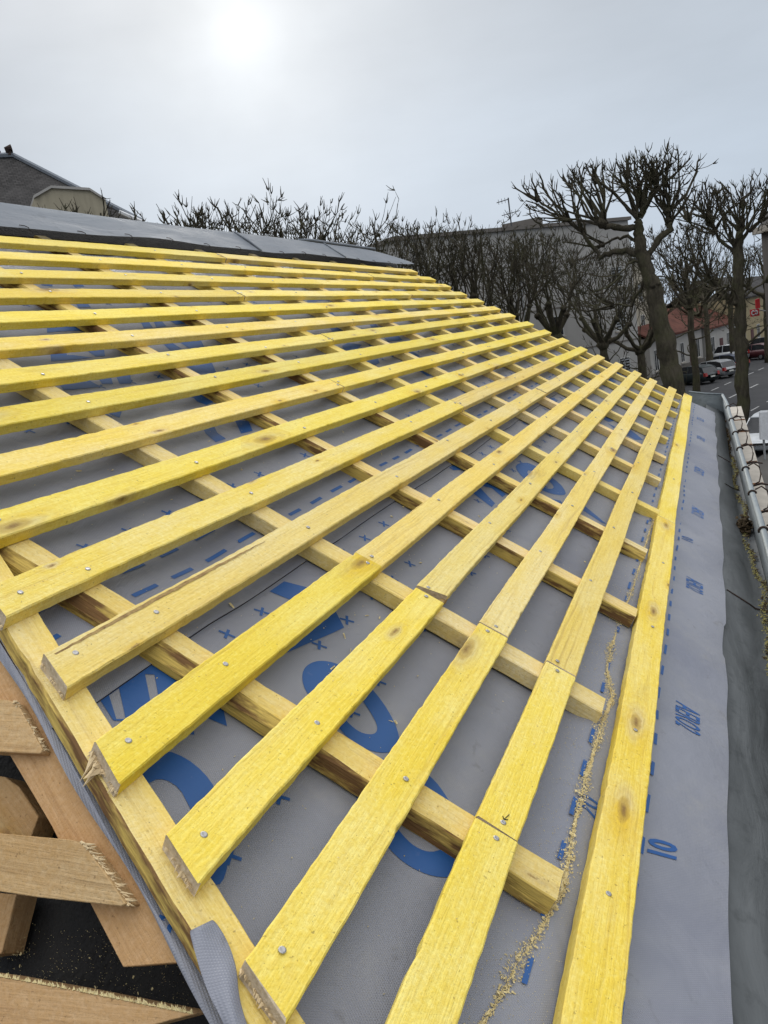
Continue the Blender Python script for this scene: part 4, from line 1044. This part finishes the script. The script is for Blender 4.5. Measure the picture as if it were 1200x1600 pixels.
# building corner at the right edge
A = at(1191.5, 400, 46); B = at(1320, 400, 40)
bR = empty('house', (A.x, A.y, GROUND), 'grey stone building corner with cornice at the right edge', 'house')
zt = at(1194, 364, 46).z; f, L, m = facade(A, B, GROUND, zt, 8); part('wall', m, M_DARKW, bR)
m = MB(); m.hexa([f(-.3, -.3, zt), f(L+.2, -.3, zt), f(L+.2, 8, zt), f(-.3, 8, zt)], [f(-.3, -.3, zt+.3), f(L+.2, -.3, zt+.3), f(L+.2, 8, zt+.3), f(-.3, 8, zt+.3)]); part('cornice', m, M_STONE, bR)
m = MB(); m.hexa([f(-.1, -.1, zt+.3), f(L, -.1, zt+.3), f(L, 8, zt+.3), f(-.1, 8, zt+.3)], [f(.3, 1.6, zt+2.6), f(L-.5, 1.6, zt+2.6), f(L-.5, 6, zt+2.6), f(.3, 6, zt+2.6)]); part('roof', m, M_SLATE, bR)
for z in (1.0, 4.2): window(bR, f, 1.5, GROUND + z, 1.1, 1.7)
# slate roofed building, left, behind the ridge
Rg = at(22, 246, 46); Hb = at(224, 348, 42); lft = (at(-400, 330, 46) - at(100, 330, 46)); lft.z = 0; lft.normalize(); bkd = Vector((-lft.y, lft.x, 0))
if bkd.dot(Rg - Vector(CAM)) < 0: bkd = -bkd
bL = empty('slate_house', (Rg.x, Rg.y, GROUND), 'large old house with dark slate hipped roof at the left edge', 'house')
Rg2 = Rg + lft*16; E0 = Vector((Hb.x, Hb.y, Hb.z)); E1 = E0 + lft*26; drop = Vector((0, 0, -.6))
Eb0 = E0 + bkd*11 + Vector((0, 0, -.4)); Eb1 = E1 + bkd*11
m = MB(); m.add([E0, E1, Rg2, Rg, Eb0, Eb1], [(0, 1, 2, 3), (0, 3, 4), (4, 3, 2, 5), (1, 5, 2), (0, 4, 5, 1)]); part('roof', m, M_SLATE, bL)
m = MB(); i0 = E0 + lft*.6 + bkd*.6; i1 = E1 - lft*.6 + bkd*.6; j0 = Eb0 + lft*.6 - bkd*.6; j1 = Eb1 - lft*.6 - bkd*.6
m.hexa([Vector((p.x, p.y, GROUND)) for p in (i0, i1, j1, j0)], [Vector((p.x, p.y, E0.z - .05)) for p in (i0, i1, j1, j0)]); part('wall', m, M_CREAM, bL)
m = MB(); m.tube([E0 + Vector((0, 0, .06)), Rg + Vector((0, 0, .10))], .12, 6); m.build('hip_ridge', M_LEAD, bL)
m = MB(); m.tube([Rg + Vector((0, 0, .10)), Rg2 + Vector((0, 0, .10))], .14, 6); m.build('ridge', M_LEAD, bL)
m = MB(); c = Rg + lft*.2 + Vector((0, 0, .1)); m.tube([c, c + Vector((0, 0, .28)), c + Vector((0, 0, .30)) - lft*.18], [.16, .19, .22], 8); m.tube([c + lft*.9, c + lft*.9 + Vector((0, 0, .12)), c + lft*.35 + Vector((0, 0, .2))], .05, 5); m.build('roof_vent', M_HOOK, bL)
# stained cream gable in front of it
gp = [(53, 310), (80, 294.5), (140, 298), (165, 314), (168, 352), (52, 352)]
Dg = 38; pts = [at(x, y, Dg) for x, y in gp]
gb = empty('gable_wall', (pts[5].x, pts[5].y, GROUND), 'stained cream gable wall with pale coping in front of the slate roof', 'building')
bk3 = bkd*3.0
pl2 = [*pts[:4], Vector((pts[4].x, pts[4].y, GROUND)), Vector((pts[5].x, pts[5].y, GROUND))]
m = MB(); m.prism(pl2, bk3); part('wall', m, M_BEIGE, gb)
for a, b in zip(pts[:3], pts[1:4]):
    m = MB(); u_ = Vector((0, 0, .10)); ft_ = -bkd*.10
    m.hexa([a + ft_, b + ft_, b + bk3, a + bk3], [a + ft_ + u_, b + ft_ + u_, b + bk3 + u_, a + bk3 + u_]); m.build('coping', M_WHITEW, gb)
wa = at(186, 331, 40); wb = at(222, 347, 40)
m = MB(); m.tube([wa, wb], .10, 6); rb = m.build('barge_board', M_WHITE, gb)

# ================================================================== TREES
def wander(rnd, a): return Vector((rnd.uniform(-a, a), rnd.uniform(-a, a), rnd.uniform(-a, a)))
def shoot(m, p, d, L, r, rnd, lvl, ztop, sides=4, wig=.30, up=.22, dens=.55):
    n = max(3, int(L/.38)); pts = [p]; rad = [r]; d = d.normalized(); st = L/n
    kids = []
    for i in range(n):
        d = (d + wander(rnd, wig) + Vector((0, 0, up*rnd.uniform(.3, 1.0)))).normalized()
        p = p + d*st
        if p.z > ztop + rnd.uniform(-.35, .25): 
            pts.append(p); rad.append(r*.5); break
        pts.append(p); rad.append(max(r*(1 - .62*(i+1)/n), .011))
        if lvl > 0 and i > 0 and rnd.random() < dens: kids.append((p, d, rad[-1]))
    rad = [x*(1.35 if rnd.random() < .16 else 1.0) for x in rad]
    m.tube(pts, rad, sides if r > .04 else 3, False)
    e = pts[-1]
    if lvl == 0 or rnd.random() < .8:     # fist of short twigs where it was last cut
        for _ in range(3):
            q = (d + wander(rnd, .8)).normalized(); l = rnd.uniform(.12, .40)
            m.tube([e, e + q*l*.5 + wander(rnd, .03), e + q*l + Vector((0, 0, .06))], [max(rad[-1], .02)*1.15, .016, .007], 3, False)
    for (kp, kd, kr) in kids:
        q = (kd + wander(rnd, .95)).normalized()
        shoot(m, kp, q, L*rnd.uniform(.28, .52), kr*.66, rnd, lvl-1, ztop, 3, wig*1.1, up, dens)
def limb_px(pl, D, dd=0.0):
    n = len(pl); return [at(x, y, D + dd*i/(n-1)) for i, (x, y) in enumerate(pl)]
def knob(m, p, r, rnd):
    pts = [p + Vector((0, 0, -r*1.1)), p + Vector((0, 0, -r*.5)) + wander(rnd, r*.2), p + wander(rnd, r*.2), p + Vector((0, 0, r*.6)), p + Vector((0, 0, r))]
    m.tube(pts, [r*.45, r*.95, r*1.15, r*.8, r*.2], 7)
def hero_tree(label, D, trunk, limbs, brooms, ztop_px, seed):
    rnd = random.Random(seed); tp = limb_px([q[:2] for q in trunk], D)
    base = Vector((tp[0].x, tp[0].y, GROUND)); t = empty('pollarded_tree', base, label, 'tree', 'pollarded street trees')
    m = MB(); pts = [base, base.lerp(tp[0], .5)] + tp; rad = [trunk[0][2]*1.35, trunk[0][2]*1.08] + [q[2] for q in trunk]
    P2, R2 = [], []
    for i in range(len(pts)-1):
        for k in range(4):
            f = k/4; P2.append(pts[i].lerp(pts[i+1], f) + wander(rnd, .05)); R2.append((rad[i]*(1-f) + rad[i+1]*f)*rnd.uniform(.92, 1.1))
    P2.append(pts[-1]); R2.append(rad[-1]); m.tube(P2, R2, 10)
    for _ in range(5):
        i = rnd.randrange(len(P2)//3, len(P2)-2); knob(m, P2[i] + wander(rnd, R2[i]*.7), R2[i]*.42, rnd)
    m.build('trunk', M_BARK, t, True)
    for (pl, r0, r1, dd) in limbs:
        m = MB(); pp = limb_px(pl, D, dd); q, rr_ = [], []
        for i in range(len(pp)-1):
            for k in range(3): f = k/3; q.append(pp[i].lerp(pp[i+1], f) + wander(rnd, .05)); rr_.append((r0 + (r1-r0)*(i+f)/(len(pp)-1))*.72)
        q.append(pp[-1]); rr_.append(r1*.72); m.tube(q, [x*rnd.uniform(.9, 1.15) for x in rr_], 7, False); knob(m, pp[-1], r1*1.35, rnd)
        m.build('limb', M_BARK, t, True)
    m = MB(); zt = at(*ztop_px, D).z
    for (x, y, dx, dy, L, n, lvl, dd) in brooms:
        p = at(x, y, D + dd); d0 = at(x + dx, y + dy, D + dd) - p
        for i in range(n):
            d = d0.normalized() + wander(rnd, .55) + Vector(RIGHT)*rnd.uniform(-.25, .25) + Vector(FWD)*rnd.uniform(-.5, .5)
            z_lim = p.z + L*1.25
            shoot(m, p + wander(rnd, .1), d, L*rnd.uniform(.75, 1.15), rnd.uniform(.038, .062), rnd, lvl, min(zt, z_lim), 4, .36, .18, .62)
    m.build('crown', M_BARK, t)
    return t
o5 = lambda pts: [(800 + x/3, 200 + y/3) for x, y in pts]
hero_tree('largest pollarded tree, thick leaning trunk and high spreading crown above the roof edge', 33,
    [(1058, 640, .39), (1049, 580, .38), (1041, 540, .36), (1030, 490, .33), (1022, 455, .29), (1012, 425, .26), (1003, 395, .23), (998, 362, .18), (996, 345, .15)],
    [(o5([(570, 470), (500, 462), (440, 465), (415, 445)]), .17, .13, -.6), (o5([(600, 600), (540, 575), (470, 580), (415, 605), (380, 560), (330, 490), (260, 430)]), .17, .07, .8), (o5([(640, 600), (690, 520), (745, 475), (735, 430), (725, 390)]), .16, .11, .4),
     (o5([(595, 430), (530, 360), (470, 300), (400, 250)]), .10, .06, -.5), (o5([(590, 420), (560, 340), (540, 270)]), .10, .06, .5), (o5([(605, 420), (640, 330), (670, 260)]), .10, .06, .3), (o5([(585, 540), (545, 510), (490, 520), (430, 545)]), .09, .06, 1.0),
     (o5([(250, 430), (190, 380), (120, 340)]), .07, .04, 0), (o5([(150, 460), (100, 430), (70, 360)]), .05, .03, 0), (o5([(620, 720), (560, 830), (470, 830)]), .09, .04, .8), (o5([(590, 620), (540, 640), (500, 690)]), .07, .04, -.5)],
    [(*o5([(415, 440)])[0], -26, -30, 2.6, 9, 2, -.6), (*o5([(440, 450)])[0], -8, -30, 2.3, 6, 2, -.3), (*o5([(260, 430)])[0], -22, -18, 1.8, 8, 2, .8), (*o5([(330, 490)])[0], -10, -30, 2.2, 5, 2, .6), (*o5([(120, 340)])[0], -16, -14, 1.0, 6, 1, 0),
     (*o5([(400, 250)])[0], -14, -20, 1.6, 7, 2, -.5), (*o5([(540, 270)])[0], -8, -30, 1.9, 7, 2, .5), (*o5([(670, 260)])[0], 2, -30, 1.6, 8, 2, .3), (*o5([(595, 410)])[0], 2, -30, 3.3, 9, 2, 0), (*o5([(600, 410)])[0], 9, -30, 3.0, 7, 2, .2),
     (*o5([(725, 390)])[0], -2, -30, 2.4, 9, 2, .4), (*o5([(745, 470)])[0], 6, -28, 1.9, 7, 2, .5), (*o5([(430, 545)])[0], -16, -4, 1.5, 5, 2, 1.0), (*o5([(470, 830)])[0], -20, 2, 1.6, 5, 2, .8), (*o5([(500, 690)])[0], -20, 12, 1.4, 4, 2, -.5)],
    (1040, 254), 31)
hero_tree('pollarded tree with slim straight trunk standing at the road edge on the right', 41.9,
    [(1163, 688, .34), (1161, 640, .31), (1160, 590, .29), (1158, 540, .28), (1157, 500, .27), (1155, 460, .25), (1153, 420, .24), (1152, 385, .20), (1156, 362, .15)],
    [([(1152, 400), (1135, 385), (1118, 365), (1108, 350)], .12, .07, .5), ([(1154, 380), (1170, 360), (1188, 345)], .12, .07, -.5), ([(1155, 470), (1175, 455), (1195, 440)], .08, .05, .4), ([(1160, 548), (1175, 530), (1190, 520), (1205, 505)], .09, .05, -.6), ([(1156, 470), (1142, 452), (1130, 455), (1118, 445)], .08, .05, .8),
     ([(1118, 365), (1095, 362), (1075, 345)], .07, .05, 0), ([(1158, 480), (1148, 455), (1136, 448)], .07, .04, -.8)],
    [(1108, 350, -6, -30, 2.3, 10, 2, .5), (1118, 365, 0, -30, 2.4, 8, 2, .2), (1156, 362, 0, -30, 2.5, 12, 2, 0), (1150, 385, -10, -30, 2.7, 9, 2, 0), (1188, 345, 8, -30, 2.0, 10, 2, -.5), (1170, 360, 0, -30, 2.3, 8, 2, -.2), (1195, 440, 14, -20, 2.4, 6, 2, .4), (1118, 445, -20, -12, 2.4, 8, 2, .8), (1075, 345, -6, -30, 1.8, 7, 2, 0), (1205, 505, 10, -10, 1.6, 4, 2, -.6), (1136, 448, -10, 10, 2.0, 6, 2, -.8)],
    (1150, 298), 32)
def row_tree(x_px, D, top_px, half_px, label, seed, tr=.22, fork=.52, limbs=5, n_br=6, base_lean=(0, 0), low=False, up=.22, lv=2):
    rnd = random.Random(seed); topp = at(x_px, top_px, D); s = D/FPX
    base = Vector((topp.x + base_lean[0], topp.y + base_lean[1], GROUND)); H = topp.z - GROUND; hw = half_px*s
    t = empty('pollarded_tree', base, label, 'tree', 'pollarded street trees')
    zf = GROUND + H*fork; m = MB(); pts, rad = [], []
    top = Vector((topp.x, topp.y, zf))
    for i in range(9):
        f = i/8; p = base.lerp(top, f) + wander(rnd, .06); pts.append(p); rad.append(tr*(1.25 - .45*f)*rnd.uniform(.93, 1.1))
    m.tube(pts, rad, 9); knob(m, top, tr*1.25, rnd); m.build('trunk', M_BARK, t, True)
    m = MB(); c = MB(); ends = []
    for k in range(limbs):
        a = 2*PI*k/limbs + rnd.uniform(-.4, .4); rr_ = hw*rnd.uniform(.45, .75); e = top + Vector((math.cos(a)*rr_, math.sin(a)*rr_, H*rnd.uniform(.08, .20)))
        mid = top.lerp(e, .5) + Vector((0, 0, -.1*rr_)) + wander(rnd, .1)
        m.tube([top, top.lerp(mid, .5), mid, mid.lerp(e, .5) + wander(rnd, .06), e], [tr*.7, tr*.55, tr*.45, tr*.42, tr*.42], 6, False); knob(m, e, tr*.55, rnd); ends.append((e, a))
        if low:
            q = top + Vector((0, 0, -H*rnd.uniform(.05, .25)))
            shoot(c, q, Vector((math.cos(a), math.sin(a), .1)), hw*1.0, .05, rnd, 1, topp.z, 4, .35, .08, .5)
    ends.append((top + Vector((0, 0, .1)), None))
    m.build('limbs', M_BARK, t, True)
    for e, a in ends:
        for i in range(max(3, int(n_br*.62))):
            d = Vector((0, 0, 1)) + wander(rnd, .42)
            if a is not None: d += Vector((math.cos(a), math.sin(a), 0))*rnd.uniform(0, .7)
            L = (topp.z - e.z)*rnd.uniform(.8, 1.15); shoot(c, e, d, L, rnd.uniform(.032, .055), rnd, lv, topp.z - .95*D/45, 4, .36, up*.85, .48)
    c.build('crown', M_BARK, t); return t
def DR(x_px, n=6.0):                     # distance at which a line of sight crosses the far tree row
    d = ray(x_px, 440); h = math.hypot(d[0], d[1]); e = Vector((d[0]/h, d[1]/h, 0))
    return (n - (Vector((CAM[0], CAM[1], GROUND)) - S0).dot(SNV))/e.dot(SNV)
row_tree(192, 33, 330, 14, 'small leftmost pollard top peeping over the ridge beside the cream gable', 38, .14, .7, 3, 4)
row_tree(110, 34, 316, 60, 'twiggy pollard top in front of the stained cream gable', 39, .16, .72, 4, 4)
row_tree(303, DR(303), 321, 30, 'low pollard crown at the left of the row behind the ridge', 40, .2, .6, 5, 6)
row_tree(352, DR(352), 320, 36, 'tallest pollard crown of the row behind the ridge', 41, .22, .55, 5, 6)
row_tree(412, DR(412), 317, 30, 'pollard crown in the middle of the row behind the ridge', 42, .22, .55, 5, 6)
row_tree(466, DR(466), 318, 34, 'pollard crown ending the row behind the ridge before the gap of sky', 43, .22, .55, 5, 6)
row_tree(530, DR(530), 342, 30, 'lower pollard crown just right of the gap of sky', 44, .2, .58, 5, 6)
row_tree(598, DR(598), 332, 44, 'broad pollard crown above the end of the ridge flashing', 45, .24, .52, 6, 8)
row_tree(658, DR(658)+2, 340, 32, 'pollard with trunk leaning right beside the upper roof corner', 46, .22, .50, 5, 7, (.9, -1.2))
row_tree(722, DR(722), 350, 40, 'pollard with a fist shaped head in front of the grey wall', 47, .25, .55, 6, 8, (.2, -.5))
row_tree(790, DR(790), 352, 46, 'many stemmed pollard left of the wall aerial', 48, .24, .46, 7, 7, (.2, .6), True)
row_tree(848, DR(848), 352, 46, 'forked pollard in the middle of the grey wall', 49, .34, .48, 6, 8, (.0, -.6), True)
row_tree(925, DR(925), 372, 56, 'twiggy dark pollard close to the right end of the grey wall', 50, .30, .42, 7, 8, (.0, -.5), True)
row_tree(990, DR(990), 420, 60, 'low dense pollard behind the largest tree trunk', 51, .30, .40, 7, 8, (0, 0), True)
row_tree(1066, 52, 330, 40, 'slender pollard right behind the largest tree', 52, .20, .55, 6, 8, (.1, .0), True)
row_tree(1094, 78, 372, 40, 'thin trunked pollard in front of the white house', 53, .24, .55, 6, 7, (0, 0), True)
row_tree(1134, 84, 384, 40, 'dark trunked pollard behind the blue parked car', 54, .26, .55, 6, 8, (0, -.1), True)
row_tree(1190, 84, 356, 44, 'distant pollard beyond the red shop sign', 55, .30, .5, 6, 7, (0, 0), True)
row_tree(1084, 95, 400, 60, 'distant hazy pollard between the two nearer trunks', 56, .30, .45, 7, 7, (0, 0), True)
row_tree(1120, 105, 410, 60, 'farthest pollard in the middle of the street view', 57, .30, .45, 7, 7, (0, 0), True)

# ================================================================== CARS
def car(name, loc, yaw, paintm, label, L=4.15, Wd=1.74, H=1.47, hatch=True):
    t = empty(name, loc, label, 'car', 'parked cars'); R_ = Matrix.Translation(Vector(loc)) @ Matrix.Rotation(yaw, 4, 'Z')
    fx = lambda x, y, z: R_ @ Vector((x*L, y*Wd/2, z*H))
    prof = [(-.5, .34, .50, .86), (-.49, .20, .60, .93), (-.42, .16, .66, .97), (-.33, .15, .66, 1), (-.1, .14, .645, 1), (.12, .14, .63, 1), (.22, .14, .615, .99), (.36, .15, .575, .96), (.45, .17, .52, .90), (.495, .24, .44, .80), (.5, .32, .40, .74)]
    m = MB(); n = 8
    for (x, zb, zt, w) in prof:
        for (y, z) in ((-w*.86, zb), (-w, zb + (zt-zb)*.35), (-w*.98, zb + (zt-zb)*.75), (-w*.88, zt), (w*.88, zt), (w*.98, zb + (zt-zb)*.75), (w, zb + (zt-zb)*.35), (w*.86, zb)): m.v.append(tuple(fx(x, y, z)))
    for i in range(len(prof)-1):
        for k in range(n): m.f.append((i*n+k, i*n+(k+1) % n, (i+1)*n+(k+1) % n, (i+1)*n+k))
    m.f.append(tuple(range(n))); m.f.append(tuple((len(prof)-1)*n + k for k in range(n-1, -1, -1))); body = m.build('body', paintm, t, True)
    gh = [(-.47, .62, .90), (-.40, .90, .78), (-.28, .985, .74), (-.05, 1.0, .74), (.10, .96, .75), (.29, .60, .88)] if hatch else [(-.40, .62, .88), (-.28, .93, .76), (-.16, .99, .74), (.0, 1.0, .74), (.10, .96, .75), (.27, .60, .88)]
    m = MB()
    for (x, z, w) in gh: m.v += [tuple(fx(x, -w, z)), tuple(fx(x, w, z))]
    k = len(gh)
    for (x, z, w) in gh: m.v += [tuple(fx(x, -.90, .58)), tuple(fx(x, .90, .58))]
    for i in range(k-1):
        m.f.append((i*2, i*2+1, i*2+3, i*2+2)); m.f.append((2*k+i*2, 2*k+i*2+2, i*2+2, i*2)); m.f.append((2*k+i*2+1, i*2+1, i*2+3, 2*k+i*2+3))
    m.f.append((0, 2*k, 2*k+1, 1)); m.f.append((2*k-2, 2*k-1, 4*k-1, 4*k-2)); m.build('windows', M_GLASSD, t)
    m = MB()                              # roof panel and pillars
    for i in range(1, k-2):
        (xa, za, wa), (xb, zb, wb) = gh[i], gh[i+1]
        m.hexa([fx(xa, -wa, za), fx(xb, -wb, zb), fx(xb, wb, zb), fx(xa, wa, za)], [fx(xa, -wa*.96, za + .025), fx(xb, -wb*.96, zb + .025), fx(xb, wb*.96, zb + .025), fx(xa, wa*.96, za + .025)])
    for y in (-1, 1):
        for i, (xo) in ((1, -.42), (3, -.08), (4, .14)):
            x, z, w = gh[i]; e = 1 if i != 4 else 1
            xb = x + (.14 if i == 4 else (-.06 if i == 1 else 0)); 
            m.tube([fx(x, y*w*1.01, z), fx(xb, y*.905, .62)], .035, 4)
    m.build('roof', paintm, t)
    for x in (-.31, .31):
        for y in (-1, 1):
            c = fx(x, y*.88, .215); ax = (fx(x, y, .215) - fx(x, 0, .215)).normalized(); m = MB(); m.tube([c - ax*.10, c - ax*.08, c + ax*.07, c + ax*.09], [.28, .315, .315, .27], 16); w = m.build('wheel', M_RUB, t)
            m = MB(); m.tube([c + ax*.08, c + ax*.098], [.20, .18], 12); m.build('rim', M_ALU, w)
    for y in (-1, 1):
        m = MB(); m.hexa([fx(-.505, y*.62, .44), fx(-.505, y*.90, .44), fx(-.46, y*.965, .44), fx(-.46, y*.62, .44)], [fx(-.492, y*.64, .62), fx(-.492, y*.90, .62), fx(-.455, y*.95, .62), fx(-.455, y*.64, .62)]); m.build('tail_lamp', M_LAMPR, t)
        m = MB(); m.hexa([fx(.47, y*.5, .42), fx(.44, y*.92, .42), fx(.46, y*.86, .42), fx(.497, y*.5, .42)], [fx(.44, y*.5, .52), fx(.40, y*.93, .52), fx(.43, y*.88, .52), fx(.47, y*.5, .52)]); m.build('headlight', M_LAMPW, t)
        m = MB(); m.hexa([fx(.17, y*.97, .60), fx(.22, y*.97, .60), fx(.22, y*1.10, .62), fx(.17, y*1.10, .62)], [fx(.17, y*.95, .69), fx(.21, y*.95, .69), fx(.21, y*1.09, .70), fx(.17, y*1.09, .70)]); m.build('mirror', paintm, t)
    m = MB(); m.hexa([fx(-.507, -.28, .36), fx(-.507, .28, .36), fx(-.49, .28, .36), fx(-.49, -.28, .36)], [fx(-.506, -.28, .44), fx(-.506, .28, .44), fx(-.485, .28, .44), fx(-.485, -.28, .44)]); m.build('number_plate', M_PLATE, t)
    return t
P_DK = paint("paint_dark_green", (.018, .026, .028)); P_SI = paint("paint_silver", (.28, .29, .30)); P_BL = paint("paint_dark_blue", (.016, .026, .060)); P_WH = paint("paint_white", (.62, .64, .65)); P_RD = paint("paint_dark_red", (.09, .022, .026)); P_BK = paint("paint_black", (.014, .014, .016))
def gpx(x, y): return on_z(x, y, GROUND + .004)
YAW = math.radians(48)
p = gpx(1094, 600); car('parked_car', p + Vector((.6, .55, 0)), YAW, P_DK, 'dark green hatchback with red tail lamp, nearest of the parked row')
p = gpx(1123, 591); car('parked_car', p + Vector((.6, .55, 0)), YAW, P_SI, 'silver hatchback parked just behind the dark green one')
p = gpx(1143, 582); car('parked_car', p + Vector((.6, .55, 0)), YAW, P_BL, 'dark blue car parked by the second tree trunk', H=1.55)
p = gpx(1150, 567); car('parked_car', p + Vector((.8, .8, 0)), YAW, P_WH, 'white car half hidden behind the small road sign', H=1.8)
p = gpx(1186, 561); car('parked_car', p + Vector((.2, .3, 0)), YAW, P_RD, 'dark red car far up the street at the right edge')
p = gpx(1198, 548); car('parked_car', p + Vector((.2, .3, 0)), YAW, P_BK, 'black car farthest up the street')
p = gpx(1204, 700); car('parked_car', p, math.radians(-17.7 + 180), P_WH, 'white car parked on the near side behind the slim tree', H=1.5)

# ================================================================== SIGNS
def sign_post(name, base, h, label, cat): 
    s = empty(name, base, label, cat); m = MB(); m.tube([base, base + Vector((0, 0, h))], .045, 8); m.build('post', M_SIGNG, s); return s
def panel(name, parent, px, D, mat, th=.06):
    pts = [at(x, y, D) for x, y in px]; m = MB(); d = Vector(FWD); d.z = 0; m.prism(pts, d.normalized()*th); return m.build(name, mat, parent)
b = at(1164, 640, 43); b.z = GROUND + .12
s = sign_post('road_sign', b, at(1157, 500, 43).z - b.z, 'square grey sign seen from behind beside the slim trunk', 'sign'); panel('sign_panel', s, [(1147, 497), (1160, 496.5), (1160, 507), (1147.5, 508)], 42.9, M_SIGNG)
b = gpx(1149, 566); b.z = GROUND + .12
s = sign_post('road_sign', b, at(1149, 550, 72).z - b.z, 'small white road sign in front of the white car', 'sign'); panel('sign_panel', s, [(1144.5, 550), (1151.5, 549), (1151.5, 552.5), (1144.5, 553.5)], 71.5, M_WHITE)
b = at(1150, 540, 100); b.z = GROUND
s = sign_post('shop_banner', b, at(1151, 511, 100).z - b.z, 'narrow white vertical banner on the ochre house', 'sign'); panel('sign_panel', s, [(1149.5, 512), (1152, 511.5), (1152.3, 527), (1149.8, 527.5)], 99, M_WHITE)
p0 = at(1196, 486, 46.2); s = empty('shop_sign', p0, 'red shop sign with white curl hanging from the building at the right edge', 'sign')
m = MB(); m.tube([p0, at(1180, 483, 45.6)], .03, 6); m.build('bracket', M_SIGNG, s)
rp = panel('sign_panel', s, [(1173, 484), (1186, 482), (1187, 493), (1174, 495)], 45.6, M_RED, .10)
panel('sign_panel', s, [(1181, 468), (1187, 466), (1188, 481), (1182, 482)], 45.7, M_RED, .10)
def curl(cx, cy, rx, ry, a0, a1):
    m = MB(); m.tube([at(cx + rx*math.cos(a0 + (a1-a0)*i/12), cy + ry*math.sin(a0 + (a1-a0)*i/12), 45.55) for i in range(13)], .03, 4); m.build('sign_mark', M_WHITE, rp)
curl(1177, 489, 2.4, 3.2, .6, 5.6); curl(1181.8, 488, 1.8, 2.6, -2.6, 2.8)
b = at(1193.5, 690, 36); b.z = GROUND
s = sign_post('notice_board', b, 1.2, 'plain white board standing in front of the white parked car', 'sign'); panel('sign_panel', s, [(1187.5, 644.5), (1206, 642.5), (1207, 688), (1188.5, 687)], 35.9, M_WHITE, .1)
# overhead wire across the street
m = MB(); a = at(1000, 470, 45); b = at(1230, 350, 30); n = 16
m.tube([a.lerp(b, i/n) + Vector((0, 0, -.6*math.sin(PI*i/n))) for i in range(n+1)], .006, 4); tag(m.build('overhead_wire', M_BLACK), 'thin overhead wire crossing in front of the trees', 'wire')
